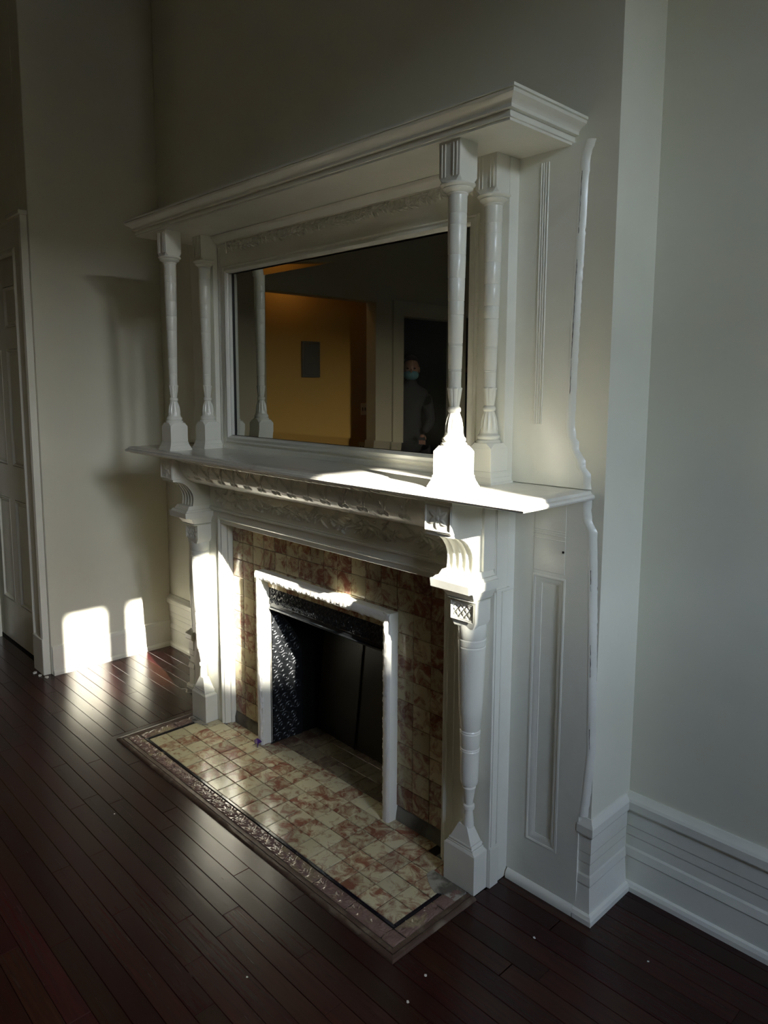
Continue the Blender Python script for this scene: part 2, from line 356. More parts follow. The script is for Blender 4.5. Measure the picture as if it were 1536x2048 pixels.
o = MB().tube([(20, -5, -1.2), (20.1, -5.1, 2), (20, -5, 5), (20.1, -5, 8.4)], [.3, .24, .2, .15], 12).build('blocker_trunk', BRICKM, smooth=60); o.parent = tr; o.matrix_parent_inverse = Matrix.Translation(-Vector(tr.location))

# hall lamp (warm) seen only through the mirror
lb = thing('ceiling_lamp', 'small warm bare bulb on the hall ceiling, reflected only as glow', 'lamp', (-2.96, -2.05, 2.6))
bulbm = bpy.data.materials.new('bulb_glow'); bulbm.use_nodes = True; bb = bulbm.node_tree.nodes['Principled BSDF']
bb.inputs['Emission Color'].default_value = (1, .55, .2, 1); bb.inputs['Emission Strength'].default_value = 2
bo = MB().lathe((0, 0), [(.012, -.02), (.028, -.05), (.034, -.075), (.026, -.10), (.004, -.112)][::-1], 14).build('bulb', bulbm, lb, smooth=40)
MB().lathe((0, 0), [(.03, -.03), (.045, -.012), (.045, 0)], 16).build('lamp_holder', PAINT, lb, smooth=40)
pl = bpy.data.lights.new('hall_bulb_light', 'POINT'); pl.energy = 1.8; pl.color = (1, .58, .22); pl.shadow_soft_size = .035
po = link(bpy.data.objects.new('hall_bulb_light', pl)); po.location = (-2.96, -2.05, 2.46)

# baseboards
BASEP = [(0, 0), (.024, 0), (.024, .014), (.020, .024), (.013, .028), (.013, .100), (.017, .106), (.013, .128), (.009, .134), (.009, .165), (.0115, .170), (.0115, .196), (.014, .200), (.014, .245), (.022, .249), (.0245, .254), (.0245, .276), (.020, .283), (.012, .290), (.006, .298), (0, .298)]
def base(name, path, prof, label, side=1):
    o = MB().sweep(path, prof, side=side).build(name, PAINT, smooth=14); return struct(o, label, 'baseboard')
BREASTP = [(a if z < .03 else a*.55, z) for a, z in BASEP]
base('baseboard_breast', [(1.045, 0), (BX, 0), (BX, AY-.022)], BREASTP, 'tall white baseboard wrapping the right corner of the chimney breast')
base('baseboard_right', [(BX, AY), (4.5, AY)], BASEP, 'tall moulded white baseboard along the right wall')
base('baseboard_back', [(LX, AY), (-BX, AY), (-BX, 0), (-1.045, 0)], BASEP, 'tall moulded cream baseboard in the left alcove')
LB = [(0, 0), (.024, 0), (.024, .014), (.019, .024), (.014, .026), (.014, .132), (.010, .146), (0, .150)]
base('baseboard_left', [(LX, LY+.004), (LX, AY)], LB, 'low plain white baseboard on the left wall under the sun patches')

# door + casing
dr = thing('door_1', 'white six panel door in the shaded wall at the far left', 'door', (DX0, LY, 0)); dr['kind'] = 'structure'
def dpart(o): o.parent = dr; o.matrix_parent_inverse = Matrix.Translation(-Vector(dr.location)); return o
cols = [(-2.49, -2.285), (-2.20, -1.995)]; rows = [(.245, .845), (1.03, 1.655), (1.765, 1.975)]
b = MB(); y0, y1 = LY+.02, LY+.055
xs = [DX0, cols[0][0], cols[0][1], cols[1][0], cols[1][1], DX1]; zs = [.006, .245, .845, 1.03, 1.655, 1.765, 1.975, DZ]
for i in (0, 2, 4): b.box(xs[i], xs[i+1], y0, y1, zs[0], zs[-1])
for c in (1, 3):
    for r in (0, 2, 4, 6): b.box(xs[c], xs[c+1], y0, y1, zs[r], zs[r+1])
dpart(b.build('door_frame', PAINT))
for cx0, cx1 in cols:
    for z0, z1 in rows:
        q = MB(); q.box(cx0, cx1, y0+.012, y1-.004, z0, z1)
        q.sweep([(cx0, z0), (cx1, z0), (cx1, z1), (cx0, z1)], [(-.004, y0+.013), (-.004, y0-.001), (-.010, y0-.002), (-.018, y0+.012)], plane='xz', closed=True)
        q.poly([(cx0+.03, z0+.03), (cx1-.03, z0+.03), (cx1-.03, z1-.03), (cx0+.03, z1-.03)], y0+.006, y0+.0125, 'y')
        dpart(q.build('door_panel', PAINT, bevel=.0015))
k = MB().lathe((0, 0), [(.012, 0), (.012, .03), (.026, .04), (.03, .055), (.02, .068), (.004, .071)], 18)
kv = [(x, -z, y) for x, y, z in k.V]; ko = obj('door_handle', kv, k.F, PLATE, smooth=40); ko.location = (DX0+.05, y0, .95); dpart(ko)
CAS = [(0, LY), (0, LY-.030), (.012, LY-.034), (.022, LY-.030), (.028, LY-.022), (.13, LY-.018), (.140, LY-.026), (.152, LY-.026), (.158, LY-.012), (.158, LY)]
b = MB().sweep([(-1.729, .0), (-1.729, DZ+.13), (-2.66, DZ+.13), (-2.66, 0)], CAS, plane='xz', side=-1)
b.box(-1.735, -1.725, LY-.031, LY, 0, DZ+.13)
struct(b.build('trim_1', PAINT, smooth=35), 'white moulded casing round the panel door at far left', 'door trim')
b = MB().box(-1.86, -1.722, LY-.036, LY, 0, .19); struct(b.build('trim_2', PAINT, bevel=.004), 'white plinth block at the foot of the door casing', 'door trim')
b = MB().box(-1.90, -1.71, LY-.042, LY, DZ+.13, DZ+.15); struct(b.build('trim_3', PAINT, bevel=.004), 'cap moulding over the door casing', 'door trim')

# casing round the far doorway and the hall opening (seen in the mirror)
b = MB().sweep([(-3.85, 0), (-3.85, 2.09), (-3.10, 2.09), (-3.10, 0)], [(0, NX), (0, NX+.02), (.10, NX+.03), (.13, NX+.02), (.13, NX)], plane='xy', side=-1)
V = [(z, x, y) for x, y, z in b.V]
struct(obj('trim_4', V, b.F, WALLDIM, smooth=35), 'cream casing, dimmed in its colour, round the dark doorway, seen in the mirror', 'door trim')
pb = thing('electrical_panel', 'grey metal electrical panel cover on the ochre wall, seen in the mirror', 'panel', (-3.1, -2.35, 1.69))
def at(o, par): o.parent = par; o.matrix_parent_inverse = Matrix.Translation(-Vector(par.location)); return o
at(box('cover', (-3.1, -3.078, -2.45, -2.253, 1.537, 1.849), PLATE, bevel=.004), pb); at(box('panel_door', (-3.078, -3.072, -2.43, -2.275, 1.56, 1.83), PLATE, bevel=.002), pb)
ot = thing('power_outlet', 'small cream outlet plate low on the ochre wall, seen in the mirror', 'outlet', (-3.1, -2.987, 1.246))
at(box('plate', (-3.1, -3.094, -3.02, -2.955, 1.19, 1.30), PAINT, bevel=.002), ot)
for yy in (-3.005, -2.972): at(box('socket', (-3.094, -3.092, yy-.006, yy+.006, 1.23, 1.262), GAP, bevel=0), ot)

# ------------------------------------------------------------------ floor
fl = struct(box('floor', (-4.7, 4.8, -4.8, AY+.3, -.05, -.012), GAP, bevel=0), 'dark mahogany strip floor', 'floor')
def in_view(x, y):
    d = Vector((x, y, 0))-CAM; z = d.dot(fw)
    if z < .2: return False
    u = PPX+F_PX*d.dot(rt)/z; v = PPY-F_PX*d.dot(up)/z
    return -260 < u < 1700 and v < 2330
PITCHY = .0562; planks = {}; far = MB()
def plank_mesh(L, w):
    key = (round(L, 2), round(w, 3))
    if key not in planks:
        L2, w2, c = key[0]/2-.0003, key[1]/2-.0004, .0009
        m = MB(); V = []
        for dx, dy, z in ((0, 0, -.012), (0, 0, -c), (c, c, 0)):
            V += [(-L2+dx, -w2+dy, z), (L2-dx, -w2+dy, z), (L2-dx, w2-dy, z), (-L2+dx, w2-dy, z)]
        Fc = [(8, 9, 10, 11)] + [(4*k+i, 4*k+(i+1) % 4, 4*k+4+(i+1) % 4, 4*k+4+i) for k in (0, 1) for i in range(4)]
        planks[key] = mesh_from('plank', V, Fc, WOOD)
    return planks[key]
nplank = 0
def put_plank(x0, x1, y0, y1, vert=False):
    global nplank
    cx, cy = (x0+x1)/2, (y0+y1)/2
    if nplank < 290 and (in_view(cx, cy) or in_view(x0, cy) or in_view(x1, cy)):
        L, w = (y1-y0, x1-x0) if vert else (x1-x0, y1-y0)
        o = bpy.data.objects.new('plank', plank_mesh(L, w)); link(o, fl); o.location = (cx, cy, random.uniform(-.0004, .0003))
        if vert: o.rotation_euler.z = math.pi/2
        nplank += 1
    else: far.box(x0+.0006, x1-.0006, y0+.0007, y1-.0007, -.012, 0)
FY, FX = -.505, .8045
row = -76
while True:
    y0 = FY+row*PITCHY; y1 = y0+PITCHY; 
    if y0 > AY: break
    y1 = min(y1, AY+.01)
    segs = [(-2.69, 4.5)]
    if row >= 0:
        segs = [(-1.70, -.862), (FX+.003, 4.5)]
        if y0 > -.105: segs = [(-1.70, -BX-.0), (BX, 4.5)]if y0 > 0 else [(-1.70, -.815), (.815, 4.5)]
        if y0 < LY-.03: segs[0] = (-2.69, -.862)
    for a, c in segs:
        x = a; first = True
        while x < c-.01:
            L = random.choice([.3, .45, .6, .75, .9, 1.05, 1.2])
            if first: L *= random.choice([.5, .8, 1]); first = False
            x2 = x+L
            if c-x2 < .2: x2 = c
            put_plank(x, x2, y0, y1); x = x2
    row += 1
for a, c in ((-.505, -.18), (-.18, -.105)): put_plank(-.860, -.8065, a, c, True)
# door nook strip north of rows handled above; boards out of sight joined in one part
o = far.build('plank_field', WOOD, fl); o['kind'] = 'stuff'

# ------------------------------------------------------------------ hearth
T = .0762
he = thing('tiled_hearth', 'hearth of glazed cream and rust tiles with embossed border and wooden edging', 'hearth', (0, -.3, 0))
hp = lambda o: at(o, he)
hp(box('mortar_bed', (-.79, .79, -.47, .30, -.011, .0028), JOINT, bevel=0))
def tile_mesh(name, w, h, t, m, bow=.0008):
    V = []; hw, hh = w/2, h/2; c = .0016
    for dx, z in ((0, -t), (0, -.0012), (c, 0)): V += [(-hw+dx, -hh+dx, z), (hw-dx, -hh+dx, z), (hw-dx, hh-dx, z), (-hw+dx, hh-dx, z)]
    V += [(-hw*.5, -hh*.5, bow), (hw*.5, -hh*.5, bow), (hw*.5, hh*.5, bow), (-hw*.5, hh*.5, bow)]
    Fc = [(12, 13, 14, 15)] + [(4*k+i, 4*k+(i+1) % 4, 4*k+4+(i+1) % 4, 4*k+4+i) for k in (0, 1, 2) for i in range(4)]
    me = mesh_from(name, V, Fc, m); me.shade_smooth(); me.set_sharp_from_angle(angle=math.radians(30)); return me
full = tile_mesh('tile', T-.0022, T-.0022, .006, HTILE); cache = {}
TX, TY = .728, -.409
def put_tile(x0, x1, y0, y1):
    w, h = x1-x0, y1-y0
    if w < .008 or h < .008: return
    key = (round(w, 3), round(h, 3))
    me = full if key == (round(T, 3), round(T, 3)) else cache.setdefault(key, tile_mesh('tile', w-.0022, h-.0022, .006, HTILE))
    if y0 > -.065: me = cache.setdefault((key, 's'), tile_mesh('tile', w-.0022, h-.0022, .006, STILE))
    o = bpy.data.objects.new('tile', me); link(o, he); o.parent = he
    o.matrix_parent_inverse = Matrix.Translation(-Vector(he.location))
    o.location = ((x0+x1)/2, (y0+y1)/2, .0055+random.uniform(-.0003, .0005)); o.rotation_euler = (random.gauss(0, .004), random.gauss(0, .004), 0)
for j in range(9):
    y0 = TY+j*T; y1 = y0+T
    for i in range(20):
        x1 = TX-i*T; x0 = max(x1-T, -TX)
        if x1 <= -TX+.005: continue
        yy1 = y1
        if y0 > -.11:     # between the legs and then only in the firebox
            lim = .612 if y0 < -.07 else .338
            if y0 < -.06 and abs((x0+x1)/2) > .36: yy1 = min(y1, -.060)
            if abs((x0+x1)/2) > lim: continue
        else: yy1 = y1
        if y0 > .20: continue
        # notch round the pedestals
        if y0 < -.11 and yy1 > -.16 and max(abs(x0), abs(x1)) > .690:
            sg = 1 if x1 > 0 else -1; lo_, hi_ = sorted((abs(x0), abs(x1)))
            for (p0, p1, yt) in ((lo_, .688, -.102), (max(lo_, .688), hi_, -.162)):
                if p1-p0 > .01: put_tile(*sorted((sg*p0, sg*p1)), y0, yt)
            continue
        if x1-x0 < .01: continue
        put_tile(x0, x1, y0, yy1)
# black liner strips
for k, (x0, x1, y0, y1) in enumerate([(-TX-.010, TX+.010, TY-.0105, TY-.0008)]):
    n = 10; L = (x1-x0)/n
    for i in range(n): hp(box('liner_strip', (x0+i*L+.0004, x0+(i+1)*L-.0004, y0, y1, 0, .0058+random.uniform(0, .0006)), LINER, bevel=.001))
for sx in (-1, 1):
    for i in range(2): 
        a = TY+i*.118; xx = sorted((sx*(TX+.0008), sx*(TX+.0105))); hp(box('liner_strip', (xx[0], xx[1], a+.0004, a+.1176, 0, .0058), LINER, bevel=.001))
# embossed border tiles: radiating chrysanthemum petals
def border_mesh(L, w):
    nu, nv = int(L/.0016), int(w/.0016); u = np.linspace(-L/2, L/2, nu); v = np.linspace(-w/2, w/2, nv); U, Vv = np.meshgrid(u, v)
    lv = []
    for c in (-L/4, L/4):
        for k in range(11):
            a = math.radians(8+k*16.4); r = .028 if k % 2 else .036
            lv.append((c+.003*math.cos(a), -w*.30+.003*math.sin(a), r, .0038, a, .0058 if k % 2 else .0045))
        for sgn in (-1, 1): lv.append((c, -w*.32, .03, .004, math.radians(90-sgn*78)-(.3*sgn), .003))
    for c in (-L/2+.004, 0, L/2-.004):
        for k in range(5): lv.append((c, w*.36, .016, .0032, math.radians(-150+k*30), .003))
    H = leaf_field(U, Vv, lv); e = np.minimum(np.minimum(U+L/2, L/2-U), np.minimum(Vv+w/2, w/2-Vv)); H = H*np.clip(e/.002, 0, 1)-.004*(e <= 1e-6)-.001*(H <= 0)
    P = np.stack([U, Vv, H], -1); idx = np.arange(nv*nu).reshape(nv, nu)
    Fc = np.stack([idx[:-1, :-1], idx[:-1, 1:], idx[1:, 1:], idx[1:, :-1]], -1).reshape(-1, 4)
    me = bpy.data.meshes.new('border_tile'); me.from_pydata(P.reshape(-1, 3).tolist(), [], Fc.tolist()); me.materials.append(BTILE); me.shade_smooth(); return me
BW = .0485
bm6 = border_mesh(.1515, BW)
def put_border(x, y, rot, me):
    o = bpy.data.objects.new('border_tile', me); link(o); at(o, he); o.location = (x, y, .0052); o.rotation_euler.z = rot
n = 10; L = (2*(TX+.0105))/n; bmx = border_mesh(L-.0012, BW)
for i in range(n): put_border(-TX-.0105+L*(i+.5), TY-.0115-BW/2, 0, bmx)
for sx in (-1, 1): 
    put_border(sx*(TX+.0115+BW/2), TY-.0115-BW/2, 0, border_mesh(BW, BW) if sx < 0 else bpy.data.meshes['border_tile.002'])
    for i in range(2): put_border(sx*(TX+.0115+BW/2), TY-.010+.0765+i*.153 if i == 0 else TY-.010+.153+.056, sx*math.pi/2, bm6 if i == 0 else bmq) if i == 0 else None
bmq = border_mesh(.09, BW)
for sx in (-1, 1): put_border(sx*(TX+.0115+BW/2), TY-.010+.153+.046, sx*math.pi/2, bmq)
# dark wooden fillet and outer edging strips
q0 = -.4705
for nm, pr in (('inner_edging', [(0, -.01), (0, .004), (.004, .007), (.016, .0065), (.018, -.01)]), ('outer_edging', [(.0185, -.01), (.0185, .006), (.021, .0085), (.032, .006), (.035, .001), (.035, -.01)])):
    s_ = .7865
    # left, front, right as separate mitred lengths
    for k, pth in enumerate(([(-s_, -.165), (-s_, q0)], [(-s_, q0), (s_, q0)], [(s_, q0), (s_, -.165)])):
        m_ = MB(); a_, c_ = [Vector(p) for p in pth]; d = (c_-a_).normalized(); nrm = Vector((-d.y, d.x))*-1
        if k == 0: nrm = Vector((-1, 0))
        if k == 2: nrm = Vector((1, 0))
        if k == 1: nrm = Vector((0, -1))
        nst = 40 if k == 1 else 10; V = []
        kk = .5 if nm == 'inner_edging' else 1
        for i in range(nst+1):
            t = i/nst
            for (o_, z) in pr:
                ea = -o_ if k in (1, 2) and i == 0 and k == 1 else 0
                p = a_.lerp(c_, t)+nrm*min(o_, 9)
                if k == 1 and i == 0: p.x -= o_
                if k == 1 and i == nst: p.x += o_
                if k == 0 and i == nst: p.y -= o_
                if k == 2 and i == 0: p.y -= o_
                V.append((p.x, p.y, z+(random.gauss(0, .0004) if z > 0 else 0)))
        m = len(pr); Fc = [(i*m+q, (i+1)*m+q, (i+1)*m+q+1, i*m+q+1) for i in range(nst) for q in range(m-1)]+[tuple(range(m)), tuple(range(nst*m, nst*m+m))[::-1]]
        hp(obj(nm, V, Fc, TRIMW, smooth=50))

# plaster patches where border tiles are missing, at both rear corners of the hearth
PATCH = mat('grubby_plaster_patch', (.36, .34, .29), .85, spec=.2, bump=(120, .8, .004, 6), mottled=((.12, .11, .09), 20, .45, .6))
for sx in (-1, 1):
    rp = random.Random(20+sx); ol = [(.650, -.166), (.652, -.196), (.676, -.212), (.700, -.226), (.722, -.236), (.742, -.226), (.786, -.222), (.786, -.166)]
    if sx < 0: ol = [(.662, -.166), (.700, -.186), (.740, -.196), (.786, -.190), (.786, -.166)]
    ol = [(sx*x, y+rp.gauss(0, .002)) for x, y in ol]; n = len(ol)
    V = [(x, y, .0005) for x, y in ol]+[(x*.999, y+.001, .0082+rp.gauss(0, .0008)) for x, y in ol]
    hp(obj('plaster_patch', V, [tuple(range(n)), tuple(range(n, 2*n))[::-1]]+[(i, (i+1) % n, n+(i+1) % n, n+i) for i in range(n)], PATCH))
# ------------------------------------------------------------------ wall tile surround
su = thing('tile_surround', 'glazed cream and rust tiles on the wall round the fire opening', 'tile surround', (0, -.057, 0))
sp = lambda o: at(o, su)
sb = MB().box(-.615, -.352, -.053, -.001, 0, .96).box(.352, .615, -.053, -.001, 0, .96).box(-.352, .352, -.053, -.001, .71, .96)
sp(sb.build('mortar_bed', GROUT))
wfull = tile_mesh('tile', T-.0016, T-.0016, .005, WTILE); wc = {}
QZ = .8182
for j in range(-1, 11):
    z1 = QZ-(j)*T; z0 = z1-T
    if j == 10: continue
    for i in range(-8, 8):
        x0 = i*T; x1 = x0+T
        x0, x1 = (i)*T, (i+1)*T
        if z1 < .74 and abs((x0+x1)/2) < .352: continue
        if z0 < .0: continue
        zz1 = min(z1, .895)
        key = (round(T, 3), round(zz1-z0, 3))
        me = wfull if key[1] == round(T, 3) else wc.setdefault(key, tile_mesh('tile', T-.0016, zz1-z0-.0016, .005, WTILE))
        o = bpy.data.objects.new('tile', me); link(o); at(o, su)
        o.rotation_euler = (math.pi/2+random.gauss(0, .006), random.gauss(0, .006), 0); o.location = ((x0+x1)/2, -.0570+random.uniform(-.0006, .0006), (z0+zz1)/2)
b = MB(); 
for sx in (-1, 1):
    n = 14; V = []
    for i in range(n+1):
        x = sx*(.387+(.612-.387)*i/n); V += [(x, -.060-random.uniform(0, .003), .0), (x, -.059-random.uniform(0, .002), .030), (x, -.054, .054+random.uniform(-.003, .003))]
    sp(obj('mortar_skirt', V, [(i*3+q, (i+1)*3+q, (i+1)*3+q+1, i*3+q+1) for i in range(n) for q in (0, 1)], GROUT, smooth=50))

# ------------------------------------------------------------------ white plastered frame round the opening
fr = thing('fireplace_frame', 'white plaster-edged frame projecting round the black fire opening', 'frame', (0, -.08, 0))
fp = lambda o: at(o, fr)
XO, XI, ZO, ZI, YF = .387, .353, .735, .702, -.0995
def frame_leg(sx):
    a, c = sorted((sx*XI, sx*XO)); return MB().box(a, c, YF+.006, -.046, .0, ZO)
for sx in (-1, 1): fp(frame_leg(sx).build('frame_leg', PAINT, bevel=.002))
fp(MB().box(-XI, XI, YF+.006, -.046, ZI, ZO).build('frame_head', PAINT, bevel=.002))
# ragged plaster coat: lumpy strip on the front edge, uneven on the opening side
def ragged(pts, inward, up_=False):
    n = len(pts); V = []; nc = 7
    for i, (x, z) in enumerate(pts):
        w0 = -.0005; w1 = .034+.0022*math.sin(i*.37)+.0018*math.sin(i*.93+1)+.0014*math.sin(i*2.1)+abs(random.gauss(0, .0008))
        for k in range(nc):
            t = k/(nc-1); w = w0+(w1-w0)*t; bulge = .0055*math.sin(math.pi*t)**.5+(.0007*math.sin(i*.55+k*1.3)+.0006*math.sin(i*1.4+k*.7)+random.gauss(0, .00025))*(k > 2)
            y = YF+.006-(bulge if 0 < k < nc-1 else 0)
            if k == nc-1: y = YF+.012
            V.append((x+inward[0]*w, y, z+inward[1]*w))
    return V, [(i*nc+k, (i+1)*nc+k, (i+1)*nc+k+1, i*nc+k+1) for i in range(n-1) for k in range(nc-1)]
for sx in (-1, 1):
    V, Fc = ragged([(sx*XO, .0+i*.735/150) for i in range(151)], (-sx, 0)); fp(obj('plaster_edge', V, Fc, PLASTER, smooth=70))
V, Fc = ragged([(-XO+i*2*XO/150, ZO) for i in range(151)], (0, -1)); fp(obj('plaster_edge', V, Fc, PLASTER, smooth=70))

# ------------------------------------------------------------------ iron insert
ins = thing('iron_fire_insert', 'black cast iron fire insert with embossed hood band and cheeks', 'fireplace insert', (0, .05, 0))
ip = lambda o: at(o, ins)
# embossed top band
nu, nv = 640, 84; u = np.linspace(-.352, .352, nu); v = np.linspace(.585, .705, nv); U, Vv = np.meshgrid(u, v)
lv = []; cur = []
for k in range(17):
    c = -.345+k*.0425
    for a in (-70, -35, 0, 35, 70, 110, 150): lv.append((c+random.uniform(-.003, .003), .645+random.uniform(-.006, .006), random.uniform(.024, .038), .0038, math.radians(a+random.uniform(-14, 14)+90*(k % 2)), .0052))
    for q_, zc_ in enumerate((.613, .640, .668)): cur.append((c+.0106*q_, zc_, .0125, 1.6, k*1.7+q_, 1 if (k+q_) % 2 else -1)); cur.append((c+.021+.0106*q_, zc_+.006, .010, 1.3, k+q_*2, -1))
H = np.maximum(leaf_field(U, Vv, lv)*.9, curl_field(U, Vv, cur, .0021, .0058)); H += (np.abs(Vv-.692) < .004)*.004+(np.abs(Vv-.600) < .003)*.003
ip(grid_obj('hood_band', np.stack([U, -.050-H, Vv], -1), IRON))
ip(MB().sweep([(-.352, .583), (.352, .583)], [(0, -.045), (0, -.056), (.003, -.059), (.007, -.056), (.009, -.050), (.009, -.045)], plane='xz').build('hood_bead', IRON, smooth=40))
# cheeks (front embossed plate and plain back part)
for sx in (-1, 1):
    nu, nv = 110, 300; s = np.linspace(0, 1, nu); z = np.linspace(.006, .582, nv); Sx, Z = np.meshgrid(s, z)
    lim = .52+.0*Z; yy = -.045+Sx*.135; cur = []
    for r in range(14):
        for c in range(4): cur.append(((c+.5*(r % 2))*.034-.01, .02+r*.042, .019, 1.5, .7+r, 1 if c % 2 else -1))
    H = curl_field(Sx*.135, Z, cur, .0024, .0032)
    X = sx*(-.347+.022*Sx) if False else sx*(.347-.020*Sx)
    # arch cut at the top: plate folds back behind z line
    edge = .14-.115*np.clip((Z-.36)/.20, 0, 1)**1.5
    Sx2 = np.minimum(Sx*.135, edge); yy = -.045+Sx2
    ip(grid_obj('cheek_plate', np.stack([X-sx*H*(Sx*.135 < edge), yy, Z], -1), IRON))
    q = MB().add([(sx*.351, -.045, 0), (sx*.325, .17, 0), (sx*.325, .235, .60), (sx*.351, -.045, .70)], [(0, 1, 2, 3)])
    ip(q.build('cheek_back', FLATBLACK))
for sx in (-1, 1): hp(box('mortar_strip', (*sorted((sx*.6125, sx*.641)), -.105, -.056, .002, .0062), GROUT, bevel=0))
# two back sheets with a folded seam, leaning back
def sheet(x0, x1, off):
    V = [(x0, .165+off, .0), (x1, .155+off, .0), (x1, .225+off, .60), (x0, .232+off, .60)]
    V2 = [(x, y+.004, z) for x, y, z in V]
    return obj('back_sheet', V+V2, [(0, 1, 2, 3), (7, 6, 5, 4), (0, 4, 5, 1), (1, 5, 6, 2), (2, 6, 7, 3), (3, 7, 4, 0)], SHEET)
ip(sheet(-.325, -.075, 0)); ip(sheet(-.068, .325, -.006))
ip(MB().add([(-.078, .158, 0), (-.066, .150, 0), (-.066, .220, .60), (-.078, .228, .60), (-.078, .162, 0), (-.066, .154, 0), (-.066, .224, .60), (-.078, .232, .60)], [(0, 1, 2, 3), (7, 6, 5, 4), (0, 4, 5, 1), (1, 5, 6, 2), (2, 6, 7, 3), (3, 7, 4, 0)]).build('sheet_seam', SHEET))
ip(MB().box(-.36, .36, -.04, .30, .70, .71).box(-.36, .36, .26, .30, 0, .71).build('smoke_shelf', FLATBLACK))

# ------------------------------------------------------------------ mantelpiece
mt = thing('mantelpiece', 'ornate white painted mantelpiece with columned mirrored overmantel', 'mantelpiece', (0, 0, 0))
def mp_(mb, name, m=PAINT, smooth=None, bevel=.0015, parent=mt): return mb.build(name, m, parent, smooth=smooth, bevel=bevel)
SZ0, SZ1, SX, SY = 1.180, 1.204, 1.053, -.317
# shelf
prof = [(-.30, SZ0), (-.034, SZ0), (-.034, SZ0-.004), (-.020, SZ0-.004), (-.012, SZ0), (-.003, SZ0+.001), (0, SZ0+.006), (-.002, SZ0+.012), (-.009, SZ0+.015), (-.013, SZ0+.0215), (-.020, SZ1), (-.30, SZ1)]
b = MB()
b.sweep([(-SX, .0), (-SX, SY), (SX, SY), (SX, .0)], [(a if a > -.3 else -.06, z) for a, z in prof])
b.box(-SX+.058, SX-.058, SY+.058, .0, SZ0+.0002, SZ1-.0002)
mp_(b, 'shelf', SHELFP, smooth=35, bevel=0)
# rope bead under the shelf front
nu, nv = 1200, 10; u = np.linspace(-.705, .705, nu); a = np.linspace(-2.6, 1.3, nv); U, A = np.meshgrid(u, a)
ph = ((U/.040+A/5.5) % 1.0); rr = .0105*(1-.5*np.exp(-((ph-.5)/.09)**2))
grid_obj('rope_bead', np.stack([U, -.251-rr*np.cos(A*.8+.3), SZ0-.010+rr*np.sin(A*.8+.3)], -1), PAINT, mt)
# cushion moulding with incised scrolls
pr = [(-.106, 1.046), (-.112, 1.049), (-.115, 1.055), (-.120, 1.058), (-.140, 1.060), (-.160, 1.0625), (-.178, 1.067), (-.194, 1.0735), (-.208, 1.082), (-.220, 1.093), (-.2295, 1.106), (-.2365, 1.121), (-.241, 1.137), (-.243, 1.153), (-.243, 1.168), (-.243, 1.182)]
P = np.array(pr); seg = np.r_[0, np.cumsum(np.hypot(*np.diff(P, axis=0).T))]; ns = 84; ss = np.linspace(0, seg[-1], ns)
py = np.interp(ss, seg, P[:, 0]); pz = np.interp(ss, seg, P[:, 1])
nu = 1100; u = np.linspace(-.705, .705, nu); U, Sg = np.meshgrid(u, ss)
ty = np.gradient(py); tz = np.gradient(pz); nn = np.hypot(ty, tz); ny, nz = -tz/nn, ty/nn
flip = np.sign(-(ny)) ; ny, nz = ny, nz
H = np.zeros_like(U); per = .090; Um = ((U+.64) % per)
lv = [(.003, .196, .062, .0030, -.85, 1), (.015, .200, .060, .0028, -1.05, 1), (.086, .196, .062, .0030, -2.25, 1), (.075, .200, .058, .0028, -2.05, 1)]
c1 = curl_field(Um, Sg, [(.032, .132, .0115, 1.6, 0, 1), (.058, .132, .0115, 1.6, math.pi, -1), (.045, .162, .0095, 1.3, 1.5, 1)], .0016, 1)
l1 = leaf_field(Um, Sg, lv)
edge_l = np.exp(-((l1-.35)/.25)**2)*(l1 > 0)
mask = (np.abs(U) < .665)*np.clip((Sg-.022)/.01, 0, 1)*np.clip((.208-Sg)/.01, 0, 1)
H = -(.0040*np.maximum(c1, edge_l*.8))*mask
sgn = 1
N_y, N_z = -np.abs(ny), -np.abs(nz)
Pp = np.stack([U, py[:, None]+N_y[:, None]*H*1.0, pz[:, None]+N_z[:, None]*H], -1)
Pp[..., 1] = py[:, None]+N_y[:, None]*H; Pp[..., 2] = pz[:, None]+N_z[:, None]*H
grid_obj('cushion_moulding', Pp, PAINT, mt)
# carved willow-leaf frieze
nu, nv = 1150, 66; u = np.linspace(-.705, .705, nu); v = np.linspace(.9665, 1.048, nv); U, Vv = np.meshgrid(u, v)
lv = []; rr = random.Random(3)
x = -.66
while x < .66:
    lv.append((x, 1.006+rr.uniform(-.018, .018), rr.uniform(.035, .06), rr.uniform(.004, .0065), math.radians(rr.choice([-38, -30, 28, 40, -48, 150, 205, 10])+rr.uniform(-10, 10)), rr.uniform(.009, .015)))
    if rr.random() < .35: lv.append((x, 1.032, rr.uniform(.03, .05), .005, math.radians(rr.uniform(-60, -25)), .011))
    if rr.random() < .35: lv.append((x, .980, rr.uniform(.03, .05), .005, math.radians(rr.uniform(20, 60)), .010))
    x += .0185
H = leaf_field(U, Vv, lv)
berries = [(rr.uniform(-.64, .64), rr.uniform(.978, 1.036)) for _ in range(40)]
for bx_, bz_ in berries: H = np.maximum(H, .012*np.sqrt(np.clip(1-((U-bx_)**2+(Vv-bz_)**2)/.0042**2, 0, 1)))
stem = .0035*np.exp(-((Vv-1.008-.012*np.sin(U*26))/.0024)**2)*(np.abs(U) < .66); H = np.maximum(H, stem)
H *= np.clip((.68-np.abs(U))/.01, 0, 1)*np.clip((Vv-.969)/.003, 0, 1)*np.clip((1.046-Vv)/.003, 0, 1)
grid_obj('carved_frieze', np.stack([U, -.1035-H, Vv], -1), PAINT, mt)
